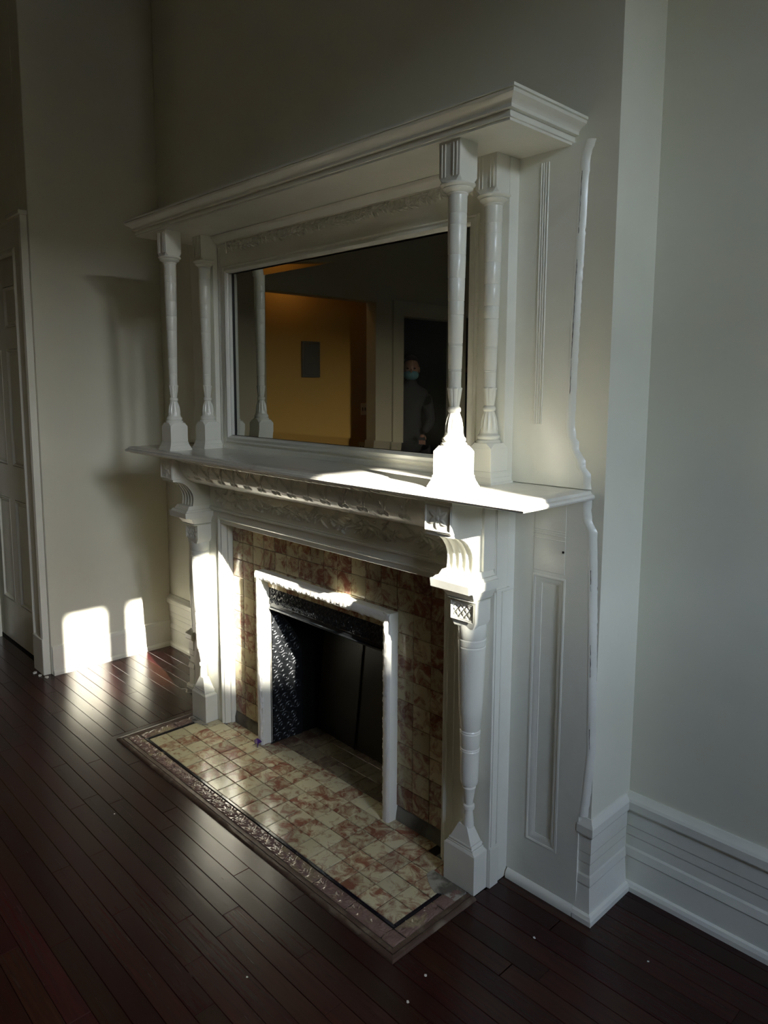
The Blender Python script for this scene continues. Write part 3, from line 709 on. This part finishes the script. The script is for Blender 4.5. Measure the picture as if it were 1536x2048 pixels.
# lintel: flat board with bead mouldings, and body
b = MB().box(-.812, .812, -.102, -.001, .893, 1.18)
mp_(b, 'frieze_board')
b = MB().sweep([(-.705, .956), (.705, .956)], [(-.012, -.102), (-.012, -.106), (-.008, -.112), (-.003, -.113), (.0, -.108), (.004, -.110), (.006, -.106), (.006, -.102)], plane='xz', side=-1); mp_(b, 'bead_moulding', smooth=40, bevel=0)
# legs of the body
for sx in (-1, 1):
    a, c = sorted((sx*.640, sx*.812)); mp_(MB().box(a, c, -.100, -.001, 0, .893), 'leg_board')
# stepped moulding round the tile opening
b = MB().sweep([(-.640, 0), (-.640, .917), (.640, .917), (.640, 0)], [(.004, -.098), (.004, -.106), (-.001, -.109), (-.005, -.106), (-.008, -.101), (-.014, -.101), (-.016, -.094), (-.020, -.088), (-.020, -.078), (-.027, -.076), (-.028, -.050)], plane='xz', side=-1)
mp_(b, 'opening_moulding', smooth=35, bevel=0)
for sx in (-1, 1):     # thin vertical bead on leg boards
    mp_(MB().lathe((0, 0), [(.0028, .10), (.0028, .885)], 8), 'bead').location = (sx*.668, -.100, 0)
    # side strip on the outer face, y toward wall
    a, c = sorted((sx*.811, sx*.8155)); mp_(MB().box(a, c, -.094, -.073, .127, .899), 'side_strip', bevel=.0012); mp_(MB().box(a, c, -.068, -.062, .127, .899), 'side_strip', bevel=.0012)
    mp_(MB().box(*sorted((sx*.811, sx*.8175)), -.099, -.060, 0, .122), 'side_plinth')
def mirx(V, sx): return [(sx*x, y, z) for x, y, z in V]
def sided(mb, name, sx, parent=mt, smooth=None, bevel=.0015, m=PAINT):
    return obj(name, mirx(mb.V, sx), mb.F, m, parent, smooth, bevel)
CX = .7525
for sx in (-1, 1):
    # lower column: half-free turned shaft on pedestal, lattice cap block
    lc = sided(MB().lathe((CX+.004, -.1285), [(.0165, .186), (.0160, .200), (.0142, .222), (.0122, .237), (.0122, .2385), (.0168, .2415), (.0180, .2475), (.0168, .2535), (.0122, .2565), (.0122, .258), (.0135, .270), (.0165, .288), (.0180, .300), (.0200, .309), (.0175, .3125), (.0175, .315), (.0235, .319), (.0255, .325), (.0262, .332), (.0262, .345), (.0268, .36),
        (.0283, .42), (.0285, .424), (.0268, .427), (.0287, .430), (.0268, .433), (.0289, .437), (.0300, .473), (.0302, .478), (.0282, .481), (.0304, .484), (.0282, .488), (.0306, .492), (.0352, .57), (.0398, .728), (.0402, .738), (.0385, .741), (.0405, .744), (.0407, .760), (.0388, .763), (.0410, .767), (.0410, .800), (.0380, .806)], 40), 'column', sx, smooth=30, bevel=0)
    pd = MB().box(.690, .806, -.160, -.101, 0, .121)
    c = (.748, -.1305); hx, hy = .058, .0295
    pd.frustum(c, hx, hx-.010, .121, .1285, hy, hy-.004); pd.frustum(c, hx-.010, hx-.010, .1285, .133, hy-.004, hy-.004); pd.frustum(c, hx-.013, hx-.016, .133, .1385, hy-.005, hy-.006)
    pd.frustum(c, hx-.012, hx-.016, .1385, .144, hy-.004, hy-.006); pd.frustum(c, hx-.018, .016, .144, .192, hy-.006, .014)
    sided(pd, 'pedestal', sx, bevel=.001)
    cb = MB(); cb.poly([(.709, .818), (.720, .800), (.789, .800), (.798, .818), (.798, .880), (.709, .880)], -.166, -.1, 'y'); cap = sided(cb, 'cap_block', sx, bevel=.0015)
    nu, nv = 90, 56; u = np.linspace(.713, .794, nu); v = np.linspace(.820, .872, nv); U, Vv = np.meshgrid(u, v)
    d1 = ((U+Vv*.9)/.021) % 1; d2 = ((U-Vv*.9)/.021) % 1
    H = -.0045*np.maximum(np.exp(-((d1-.5)/.13)**2), np.exp(-((d2-.5)/.13)**2)); e = np.minimum(np.minimum(U-.713, .794-U), np.minimum(Vv-.820, .872-Vv)); H = np.where(e < .006, 0, H-.0012); H = np.where((e < .0005), .0015, H)
    g = np.stack([sx*U, -.1710-H, Vv], -1); go = grid_obj('lattice_panel', g, PAINT, lc)
    # cove, ledge
    lg = MB(); c = (.7555, -.155)
    for (h0, h1, z0, z1, p0, p1) in ((.0465, .050, .880, .884, .014, .018), (.048, .060, .886, .912, .016, .036), (.062, .062, .912, .918, .040, .040), (.069, .0705, .918, .942, .066, .068), (.066, .060, .942, .950, .062, .056), (.056, .050, .950, .966, .050, .040)):
        # boxes from the board face outward: p = projection beyond y=-.165
        V = []
        for h, p, z in ((h0, p0, z0), (h1, p1, z1)): V += [(c[0]-h, -.165-p, z), (c[0]+h, -.165-p, z), (c[0]+h, -.100, z), (c[0]-h, -.100, z)]
        lg.add(V, [(3, 2, 1, 0), (4, 5, 6, 7), (0, 1, 5, 4), (1, 2, 6, 5), (2, 3, 7, 6), (3, 0, 4, 7)])
    sided(lg, 'ledge', sx, bevel=.001)
    # fluted corbel
    fc = [(-.186, .966), (-.1835, .980), (-.1825, 1.000), (-.186, 1.018), (-.194, 1.034), (-.206, 1.050), (-.221, 1.062), (-.240, 1.070), (-.258, 1.074), (-.273, 1.076)]
    n = 41; V = []; m = len(fc)+3
    for i in range(n):
        x = .706+(.799-.706)*i/(n-1); t = (x-.706)/(.093); ph = (t*4.0) % 1.0
        dep = .0075*math.sqrt(max(0, 1-((ph-.5)/.38)**2)) if abs(ph-.5) < .38 else 0
        for k_, (y, z) in enumerate(fc):
            nd = Vector((1, 0)) if k_ < 3 else Vector((.75, .65)) if k_ < 6 else Vector((.2, 1)); f_ = 0 if k_ in (0, len(fc)-1) else 1
            V.append((x, y+nd.x*dep*f_, z+nd.y*dep*f_))
        V += [(x, -.273, 1.088), (x, -.100, 1.088), (x, -.100, .966)]
    Fc = [(i*m+q, (i+1)*m+q, (i+1)*m+(q+1) % m, i*m+(q+1) % m) for i in range(n-1) for q in range(m)] + [tuple(range(m)), tuple(range((n-1)*m, n*m))[::-1]]
    q = MB(); q.add(V, Fc); corb = sided(q, 'corbel', sx, smooth=38, bevel=0)
    q = MB().box(.7035, .8015, -.277, -.100, 1.084, 1.180); sided(q, 'corbel_block', sx)
    nu, nv = 60, 46; u = np.linspace(.705, .800, nu); v = np.linspace(1.087, 1.164, nv); U, Vv = np.meshgrid(u, v)
    H = leaf_field(U, Vv, [(.7525, 1.125, .036, .009, math.radians(a_), .0045) for a_ in range(20, 380, 60)]); H = np.maximum(H, .005*np.sqrt(np.clip(1-((U-.7525)**2+(Vv-1.125)**2)/.008**2, 0, 1)))
    e = np.minimum(np.minimum(U-.705, .8-U), np.minimum(Vv-1.087, 1.164-Vv)); H = np.maximum(H, .003*(e < .006)*(e > .001))
    grid_obj('rosette_panel', np.stack([sx*U, -.2775-H*.8, Vv], -1), PAINT, corb)
    # pilaster strip beside the corbel, between block and body face
    sided(MB().box(.799, .8095, -.150, -.100, .966, 1.18), 'corbel_backing', sx)
    sided(MB().box(.812, .816, -.099, -.050, .905, 1.165).box(.812, .821, -.102, -.040, .90, .907), 'side_strip', sx, bevel=.001)

# wings scribed to the wall
up_edge = [(.9965, 2.09), (.981, 2.05), (.9785, 2.0), (.9725, 1.775), (.9675, 1.57), (.965, 1.372), (.9695, 1.350), (.9695, 1.338), (.979, 1.330), (.980, 1.310), (1.000, 1.281), (1.003, 1.262), (1.0175, 1.247), (1.021, 1.206)]
lo_edge = [(1.0245, 1.178), (1.023, 1.160), (1.026, 1.123), (1.037, 1.105), (1.0425, 1.095), (1.046, 1.05), (1.056, .80), (1.0655, .494), (1.056, .36), (1.050, .30), (1.050, .03)]
for sx in (-1, 1):
    pts = [(.79, 1.2045)]+[(x, z) for x, z in up_edge[::-1]]+[(.79, 2.09)]
    sided(MB().poly(pts, -.012, -.0005, 'y'), 'upper_wing', sx, bevel=.001)
    pts = [(.979, .028)]+[(x, z) for x, z in lo_edge[::-1]]+[(.979, 1.178)]
    sided(MB().poly(pts, -.012, -.0005, 'y').box(.80, .880, -.012, -.0005, .028, 1.178).box(.8795, .9795, -.012, -.0005, .951, 1.178).box(.8795, .9795, -.012, -.0005, .028, .156).box(.875, .985, -.0025, -.0004, .15, .96), 'lower_wing', sx, bevel=0)
    # reeding on upper wing
    for k in range(4): 
        o = MB().lathe((0, 0), [(.0024, 1.372), (.0024, 2.058)], 8).build('reed', PAINT, mt, smooth=60); o.location = (sx*(.8665+k*.0073), -.0125, 0)
    for k in range(4):
        zz = 1.084-[0, .006, .0135, .026][k]; q = MB().box(.876, .978, -.0145-(.0015 if k == 2 else 0), -.011, zz-.0022, zz); sided(q, 'reed', sx, bevel=.0008)
    # sunk panel on the lower wing
    x0, x1, z0, z1 = .880, .979, .156, .951
    q = MB().sweep([(x0, z0), (x1, z0), (x1, z1), (x0, z1)], [(.003, -.0115), (.003, -.0130), (-.001, -.0145), (-.004, -.0135), (-.006, -.0115), (-.008, -.0115), (-.019, -.0045), (-.0225, -.0040), (-.0225, -.0020)], plane='xz', closed=True); sided(q, 'wing_panel_moulding', sx, smooth=35, bevel=0)
    q = MB().box(.8785, .9785, -.0135, -.0115, .965, 1.178); sided(q, 'wing_frieze_panel', sx, bevel=.001)
    # shoe moulding
    q = MB().sweep([(.816, -.012), (BX, -.012)] if False else [(.817, -.010), (1.047, -.010)], [(0, 0), (.014, 0), (.014, .012), (.010, .022), (.002, .028), (0, .028)]); sided(q, 'shoe_moulding', sx, smooth=35, bevel=0)
    # ragged plaster fillet along the scribe edge
    for edge in (up_edge, lo_edge[:-1]):
        E_ = []; 
        for (a, c) in zip(edge[:-1], edge[1:]):
            nseg = max(1, int(abs(a[1]-c[1])/.008))
            E_ += [(a[0]+(c[0]-a[0])*t/nseg, a[1]+(c[1]-a[1])*t/nseg) for t in range(nseg)]
        E_.append(edge[-1]); V = []; rp = random.Random(11+sx)
        for i, (x, z) in enumerate(E_):
            j1 = rp.gauss(0, .0010); j2 = rp.gauss(0, .0014)
            V += [(x-.0008, -.0117, z), (x+.002+j1*.5, -.0128, z), (x+.008+j1*.4, -.0122+rp.gauss(0, .00025), z), (x+.0145+j2*.4, -.0078, z), (x+.021+j2*.5, -.0003, z)]
        q = MB().add(V, [(i*5+k_, (i+1)*5+k_, (i+1)*5+k_+1, i*5+k_+1) for i in range(len(E_)-1) for k_ in range(4)])
        o = sided(q, 'plaster_fillet', sx, smooth=80, bevel=0, m=PAINT)
        # hairline cracks in the filler
        for (za, zb) in ((2.02, 1.86), (1.80, 1.45), (1.0, .93), (.80, .70), (.56, .50)):
            pts = [(x+.0085+rp.gauss(0, .0004), -.0122, z) for x, z in E_ if zb < z < za]
            if len(pts) > 3 and sx > 0: MB().tube(pts, [.0002+.0006*abs(rp.random()) for _ in pts], 5).build('crack', GAP, o)
# nail hole
MB().lathe((0, 0), [(.0035, 0), (.0035, .001)], 10).build('nail_hole', GAP, mt).location = (.973, -.0140, 1.028)
bpy.data.objects['nail_hole'].rotation_euler.x = math.pi/2

# overmantel back: board, pilasters, mirror
OY = -.030
b = MB().box(-.726, -.640, OY, -.0005, SZ1, 2.083).box(.640, .726, OY, -.0005, SZ1, 2.083).box(-.640, .640, OY, -.0005, 1.928, 2.083).box(-.640, .640, OY, -.0005, SZ1, 1.262)
mp_(b, 'overmantel_board', bevel=0)
for sx in (-1, 1):
    sided(MB().box(.725, .7945, -.052, -.0005, SZ1, 2.084), 'pilaster', sx)
    for xx, r_ in ((.7065, .0022), (.7145, .0035)):
        o = MB().lathe((0, 0), [(r_, SZ1+.001), (r_, 2.04)], 8).build('bead', PAINT, mt, smooth=60); o.location = (sx*xx, OY, 0)
mp_(MB().sweep([(-.6436, 1.262), (.6436, 1.262), (.6436, 1.928), (-.6436, 1.928)], [(.032, OY+.001), (.032, OY-.006), (.027, OY-.010), (.022, OY-.007), (.017, OY-.010), (.010, OY-.013), (.006, OY-.009), (.003, OY-.003), (0, OY+.002), (0, -.008)], plane='xz', closed=True), 'mirror_frame', smooth=35, bevel=0)
# mirror glass with a bevelled border
gx, gz0, gz1, bw, by = .6436, 1.2625, 1.9275, .026, .0016
V = [(-gx, -.012-by, gz0), (gx, -.012-by, gz0), (gx, -.012-by, gz1), (-gx, -.012-by, gz1), (-gx+bw, -.012, gz0+bw), (gx-bw, -.012, gz0+bw), (gx-bw, -.012, gz1-bw), (-gx+bw, -.012, gz1-bw)]
obj('mirror_glass', V, [(4, 5, 6, 7), (0, 1, 5, 4), (1, 2, 6, 5), (2, 3, 7, 6), (3, 0, 4, 7)], MIRROR, mt)
box('mirror_backing', (-.645, .645, -.0105, -.002, 1.255, 1.935), MIRRORBLACK, mt, bevel=0)
box('rebate_reflection', (-.6436, -.6300, -.0160, -.0125, 1.2625, 1.9275), MIRRORBLACK, mt, bevel=0)  # black strip painted in for the rebate's dark reflection at the glass edge
# bottom rail
mp_(MB().sweep([(-.70, SZ1), (.70, SZ1)], [(0, OY), (0, OY-.006), (.014, OY-.006), (.018, OY-.002), (.02, OY)], plane='xz', side=-1), 'bottom_rail', smooth=35, bevel=0)
# carved top frieze
nu, nv = 1300, 46; u = np.linspace(-.648, .648, nu); v = np.linspace(2.0115, 2.0535, nv); U, Vv = np.meshgrid(u, v)
lv = []; x = -.635; k = 0; rr = random.Random(9)
while x < .635:
    up_ = 1 if math.sin(x*22) > 0 else -1
    for a in (-62, -34, -6, 24, 52, 80): lv.append((x+.002*math.cos(math.radians(a)), 2.033-up_*.008, rr.uniform(.021, .031), rr.uniform(.0026, .0036), math.radians(up_*a+18*up_+rr.uniform(-6, 6)), rr.uniform(.008, .013)))
    x += .027; k += 1
H = leaf_field(U, Vv, lv); H = np.maximum(H, .005*np.exp(-((Vv-2.033-.012*np.sin(U*30))/.0024)**2))
H *= np.clip((.645-np.abs(U))/.006, 0, 1)*np.clip((Vv-2.0118)/.001, 0, 1)
grid_obj('carved_frieze', np.stack([U, OY-.0008-H, Vv], -1), PAINT, mt)
for sx in (-1, 1): sided(MB().box(.6475, .6510, OY-.007, OY, 2.010, 2.056), 'frieze_end_bead', sx)
# crown moulding under the soffit
mp_(MB().sweep([(-.716, 0), (-.716, OY), (.716, OY), (.716, 0)], [(-.001, 2.052), (.004, 2.053), (.006, 2.058), (.012, 2.061), (.024, 2.072), (.030, 2.076), (.033, 2.083), (-.001, 2.083)]), 'crown_moulding', smooth=35, bevel=0)

# columns of the overmantel (front pair free-standing, back pair against the pilasters)
def upper_column(cx, cy, half=1.0):
    """returns dict of MB pieces around the axis"""
    k = 1.0
    def petal(t, z):
        return 1
    ZA = 1.2042
    shaft = [(.0172, 1.470), (.0168, 1.49), (.0176, 1.5115), (.0166, 1.513), (.0177, 1.515), (.0167, 1.518), (.0178, 1.520), (.0190, 1.575), (.0191, 1.577), (.0180, 1.579), (.0191, 1.581), (.0181, 1.584), (.0192, 1.586), (.0206, 1.655), (.0207, 1.6565), (.0197, 1.658), (.0208, 1.660),
             (.0213, 1.690), (.0203, 1.692), (.0214, 1.694), (.0226, 1.748), (.0217, 1.750), (.0227, 1.752), (.0236, 1.806), (.0227, 1.8085), (.0237, 1.811), (.0244, 1.881), (.0236, 1.884), (.0245, 1.887), (.0246, 1.909), (.0237, 1.912), (.0247, 1.915), (.0250, 1.957)]
    neck = [(.0250, 1.956), (.0262, 1.958), (.0275, 1.960), (.0262, 1.9625), (.0300, 1.965), (.0365, 1.9685), (.0390, 1.972), (.0370, 1.9745), (.0420, 1.977), (.0455, 1.981), (.0450, 1.9845), (.0380, 1.9865), (.030, 1.987)]
    # tulip with leaf tips, ring, fluted bell
    bell = [(.0255, 1.3455), (.0252, 1.350), (.0247, 1.360), (.0232, 1.375), (.0205, 1.388), (.0170, 1.398), (.0146, 1.4045)]
    ring = [(.0135, 1.404), (.0168, 1.4065), (.0178, 1.411), (.0176, 1.415), (.0160, 1.418), (.0132, 1.4205)]
    tul = [(.0132, 1.4205), (.0148, 1.432), (.0170, 1.446), (.0182, 1.456), (.0190, 1.463), (.0205, 1.4675), (.0185, 1.4705), (.0170, 1.4706)]
    def bellmod(t, z):
        if z < 1.352 or z > 1.401: return 1
        ph = (t*12/(2*math.pi)) % 1; f = min(1, (z-1.352)/.006, (1.401-z)/.012)
        return 1-.13*f*max(0, math.cos((ph-.5)*math.pi))**.7
    def tulmod(t, z):
        ph = (t*8/(2*math.pi)) % 1
        return 1-.10*(1 if 1.43 < z < 1.47 else .3)*math.exp(-((ph-.5)/.13)**2)
    mould = [(.0345, 1.3165), (.0355, 1.320), (.0345, 1.324), (.0300, 1.3265), (.0318, 1.330), (.0322, 1.334), (.0300, 1.3385), (.0270, 1.341), (.0262, 1.3455)]
    return shaft, neck, bell, ring, tul, mould, bellmod, tulmod
def build_upper(cx, cy, back):
    sh, neck, bell, ring, tul, mould, bm_, tm_ = upper_column(cx, cy)
    a = MB().lathe((cx, cy), sh, 32); a.lathe((cx, cy), neck, 32); col = a.build('column', PAINT, mt, smooth=28)
    a = MB().lathe((cx, cy), bell, 96, bm_); a.lathe((cx, cy), ring, 32); a.lathe((cx, cy), tul, 64, tm_); a.lathe((cx, cy), mould, 36); a.build('column_foot', PAINT, col, smooth=50)
    # pointed corner spurs on block, body, flared foot
    a = MB(); h = .0385
    y1 = (.042 if not back else None)
    hy0 = h
    c = (cx, cy)
    a.frustum(c, .0505, .0500, SZ1-.001, SZ1+.006); a.frustum(c, .0490, .0440, SZ1+.006, SZ1+.018); a.frustum(c, .0435, .0400, SZ1+.018, SZ1+.030); a.frustum(c, .0410, .0400, SZ1+.030, SZ1+.034); a.frustum(c, h, h, SZ1+.034, 1.302)
    # chamfered shoulder: octagonal top
    V = []; 
    for hh, cut, z in ((h, .0005, 1.302), (h-.002, .016, 1.317)):
        P8 = [(-hh+cut, -hh), (hh-cut, -hh), (hh, -hh+cut), (hh, hh-cut), (hh-cut, hh), (-hh+cut, hh), (-hh, hh-cut), (-hh, -hh+cut)]
        V += [(cx+x_, cy+y_, z) for x_, y_ in P8]
    a.add(V, [tuple(range(8))[::-1], tuple(range(8, 16))]+[(i, (i+1) % 8, 8+(i+1) % 8, 8+i) for i in range(8)])
    a.build('base_block', PAINT, col, bevel=.0012)
    # cap block
    a = MB(); h = .0345; V = []
    for hh, cut, z in ((h-.001, .012, 1.985), (h, .0005, 1.999), (h, .0005, 2.0845)):
        P8 = [(-hh+cut, -hh), (hh-cut, -hh), (hh, -hh+cut), (hh, hh-cut), (hh-cut, hh), (-hh+cut, hh), (-hh, hh-cut), (-hh, -hh+cut)]
        V += [(cx+x_, cy+y_, z) for x_, y_ in P8]
    a.add(V, [tuple(range(8))[::-1], tuple(range(16, 24))]+[(8*k+i, 8*k+(i+1) % 8, 8*k+8+(i+1) % 8, 8*k+8+i) for k in (0, 1) for i in range(8)])
    for dx in (-.0245, -.0135, .0135, .0245): a.box(cx+dx-.0018, cx+dx+.0018, cy-h-.0022, cy-h, 1.998, 2.078)
    a.build('cap_block', PAINT, col, bevel=.001)
for sx in (-1, 1):
    build_upper(sx*.762, -.2285, False)
    build_upper(sx*.7575, -.0735, True)
# cornice shelf
CY = -.3115; cx_ = .992
prof = [(-.08, 2.0845), (-.037, 2.0845), (-.037, 2.0905), (-.033, 2.0915), (-.0325, 2.0945), (-.036, 2.096), (-.036, 2.107), (-.025, 2.1085), (-.025, 2.1115), (-.0245, 2.116), (-.022, 2.120), (-.017, 2.1245), (-.010, 2.128), (-.0045, 2.132), (-.002, 2.138), (-.0055, 2.1395), (0, 2.141), (0, 2.1475), (-.08, 2.1475)]
b = MB().sweep([(-cx_, 0), (-cx_, CY), (cx_, CY), (cx_, 0)], prof); b.box(-cx_+.079, cx_-.079, CY+.079, 0, 2.0847, 2.1473)
mp_(b, 'cornice', smooth=24, bevel=0)

# ------------------------------------------------------------------ person in the far doorway (seen in the mirror)
SKIN = mat('skin', (.24, .13, .09), .5); COAT = mat('dark_coat', (.02, .022, .028), .8); HAIR = mat('dark_hair', (.02, .014, .01), .5); MASKM = mat('blue_face_mask', (.09, .24, .29), .7); TROU = mat('dark_trousers', (.015, .015, .02), .8)
EYE = mat('eye', (.02, .015, .012), .2)
pe = thing('person', 'dark clothed person in blue face mask standing in the doorway the mirror reflects', 'person', (-3.0, -3.53, 0))
pe.rotation_euler.z = math.radians(46)
def skin(name, J, E_, R, m, parent, sub=2):
    me = bpy.data.meshes.new(name); me.from_pydata(J, E_, []); me.materials.append(m)
    o = bpy.data.objects.new(name, me); link(o, parent)
    s = o.modifiers.new('skin', 'SKIN'); s.use_smooth_shade = True
    for i, r in enumerate(R): me.skin_vertices[0].data[i].radius = r if isinstance(r, tuple) else (r, r)
    me.skin_vertices[0].data[0].use_root = True
    ss = o.modifiers.new('sub', 'SUBSURF'); ss.levels = sub; ss.render_levels = sub
    return o
# local frame: +x is forward, y to the figure's left
J = [(0, 0, .95), (0, 0, 1.10), (0, 0, 1.28), (-.01, 0, 1.40), (0, 0, 1.48), (.01, 0, 1.56),
     (-.01, .15, 1.37), (0, .21, 1.12), (.10, .20, .90), (-.01, -.15, 1.37), (.02, -.20, 1.12), (.16, -.13, 1.02),
     (0, .09, .90), (.02, .10, .50), (0, .10, .07), (.12, .11, .03), (0, -.09, .90), (.02, -.10, .50), (0, -.10, .07), (.12, -.11, .03)]
E_ = [(0, 1), (1, 2), (2, 3), (3, 4), (4, 5), (3, 6), (6, 7), (7, 8), (3, 9), (9, 10), (10, 11), (0, 12), (12, 13), (13, 14), (14, 15), (0, 16), (16, 17), (17, 18), (18, 19)]
R = [(.14, .11), (.14, .10), (.16, .11), (.13, .09), (.055, .055), (.05, .05), .065, .048, .035, .065, .048, .035, .085, .06, .045, .035, .085, .06, .045, .035]
skin('body', J, E_, R, COAT, pe)
for sgn, wr in ((1, (.12, .20, .86)), (-1, (.20, -.11, 1.00))):
    Jh = [wr, (wr[0]+.03, wr[1], wr[2]-.03)]; Eh = [(0, 1)]; Rh = [.026, (.034, .016)]
    hand = skin('hand', Jh, Eh, Rh, SKIN, pe, 1)
    for k in range(5):
        dy = (k-1.5)*.016 if k < 4 else .034*sgn; L = (.03, .034, .032, .026, .024)[k]
        a = Vector(Jh[1])+Vector((.01, dy, -.02)) if k < 4 else Vector(wr)+Vector((.02, dy*.7, -.01))
        b_ = a+Vector((.012, 0, -L)) if k < 4 else a+Vector((.02, dy*.3, -.02)); c_ = b_+Vector((-.004, 0, -L*.8))
        skin('finger', [tuple(a), tuple(b_), tuple(c_)], [(0, 1), (1, 2)], [.009, .008, .0065], SKIN, hand, 1)
def ell(name, c, r, m, parent, n=20, fn=None, zmin=-2):
    V = []; Fc = []; ms = n//2+1
    for j in range(ms):
        ph = -math.pi/2+math.pi*j/(ms-1)
        for i in range(n):
            t = 2*math.pi*i/n; p = [math.cos(ph)*math.cos(t), math.cos(ph)*math.sin(t), math.sin(ph)]
            if fn: p = fn(p)
            V.append((c[0]+r[0]*p[0], c[1]+r[1]*p[1], c[2]+r[2]*p[2]))
    Fc = [(j*n+i, j*n+(i+1) % n, (j+1)*n+(i+1) % n, (j+1)*n+i) for j in range(ms-1) for i in range(n)]
    return obj(name, V, Fc, m, parent, smooth=80)
def headf(p):
    x, y, z = p
    if z < 0: y *= 1-.28*abs(z); x = x*(1-.10*abs(z))+.10*abs(z)*(x > 0)
    return [x, y, z]
hd = ell('head', (.02, 0, 1.625), (.098, .077, .118), SKIN, pe, 28, headf)
def hairf(p):
    x, y, z = p
    if x > .2: z = max(z, .42+.25*(x-.2))
    return [x, y, z]
ell('hair', (.005, 0, 1.645), (.108, .088, .122), HAIR, hd, 28, hairf)
for sy in (-1, 1):
    ell('eye', (.104, sy*.031, 1.632), (.011, .015, .008), EYE, hd, 12); ell('ear', (.01, sy*.079, 1.62), (.016, .009, .030), SKIN, hd, 12)
ell('nose', (.118, 0, 1.605), (.017, .012, .024), SKIN, hd, 12)
ell('mouth', (.106, 0, 1.562), (.012, .024, .006), SKIN, hd, 12)
def maskf(p):
    x, y, z = p; return [max(x, .05), y, z]
ell('face_mask', (.048, 0, 1.572), (.090, .074, .056), MASKM, hd, 24, maskf)

# ------------------------------------------------------------------ small debris
ps = MB(); V = []
for i in range(7):
    a = i/6; V += [(.0+.012*math.sin(a*9), a*.030, .001+.012*math.sin(a*3.1)), (.014+.010*math.cos(a*7), a*.026+.006, .010+.016*math.sin(a*2.6+.5)), (.030*(1-a)+.004, a*.030, .002+.006*a)]
ps.add(V, [(i*3+k, (i+1)*3+k, (i+1)*3+k+1, i*3+k+1) for i in range(6) for k in (0, 1)])
o = ps.build('plastic_scrap', PURPLE, None, smooth=60); o.location = (-.378, -.128, .0072)
sm = o.modifiers.new('thick', 'SOLIDIFY'); sm.thickness = .001
tag(o, 'crumpled purple plastic scrap on the hearth at the foot of the left frame leg', 'scrap')
CHIP = mat('white_paint_chip', (.75, .74, .68), .6)
chips = [(1.02, -.165, .004, 'tiny white paint chip on the dark floor close to the right wing of the mantelpiece'), (1.27, -.02, .003, 'pale speck of paint on the dark floor below the right wall baseboard'),
         (.905, -.47, .0045, 'white paint chip on the floor just right of the hearth corner'), (.93, -.56, .005, 'curled paint chip on the floor in front of the hearth right corner'), (.60, -.80, .003, 'small paint speck on the floor below the front edge of the hearth'),
         (-.31, -.74, .003, 'tiny pale speck on the floorboards left of the bright floor reflection')]
ch = None
for i, (x, y, r_, lab) in enumerate(chips):
    rr = random.Random(i); V = [(r_*rr.uniform(.5, 1.2)*math.cos(t), r_*rr.uniform(.4, 1.1)*math.sin(t), z) for z in (.0, .0012) for t in [k*math.pi/3 for k in range(6)]]
    Fc = [tuple(range(6))[::-1], tuple(range(6, 12))]+[(k, (k+1) % 6, 6+(k+1) % 6, 6+k) for k in range(6)]
    o = obj('paint_chip', V, Fc, CHIP); o.location = (x, y, .0002); o.rotation_euler.z = i
    tag(o, lab, 'paint chip', 'paint chips on the floor')
# long pale scrape of paint near the left wall, crumbs at the door plinth
V = []
for i in range(12):
    a = i/11; x = -1.10+.10*a; y = -.055+.012*math.sin(a*9)+.02*a; V += [(x, y-.003, .0006), (x, y+.003*abs(math.sin(i)), .0012), (x, y+.005, .0006)]
o = obj('paint_flake', V, [(i*3+k, (i+1)*3+k, (i+1)*3+k+1, i*3+k+1) for i in range(11) for k in (0, 1)], CHIP); tag(o, 'long curled white paint flake on the floor between left wall and hearth', 'paint flake')
for i, (x, y) in enumerate([(-1.735, -.50), (-1.79, -.505), (-1.69, -.485)]):
    rr = random.Random(50+i); r_ = .012; V = [(r_*rr.uniform(.4, 1.2)*math.cos(t), r_*rr.uniform(.4, 1.1)*math.sin(t), z*rr.uniform(.6, 1.4)) for z in (.0, .005) for t in [k*math.pi/3 for k in range(6)]]
    Fc = [tuple(range(6))[::-1], tuple(range(6, 12))]+[(k, (k+1) % 6, 6+(k+1) % 6, 6+k) for k in range(6)]
    o = obj('plaster_crumb', V, Fc, CHIP); o.location = (x, y, .0002); tag(o, ('white plaster crumb at the foot of the door casing, middle of three', 'white plaster crumb nearest the panelled door', 'white plaster crumb at the outer corner nearest the sunlit left wall')[i], 'plaster crumb', 'plaster crumbs at the door casing')
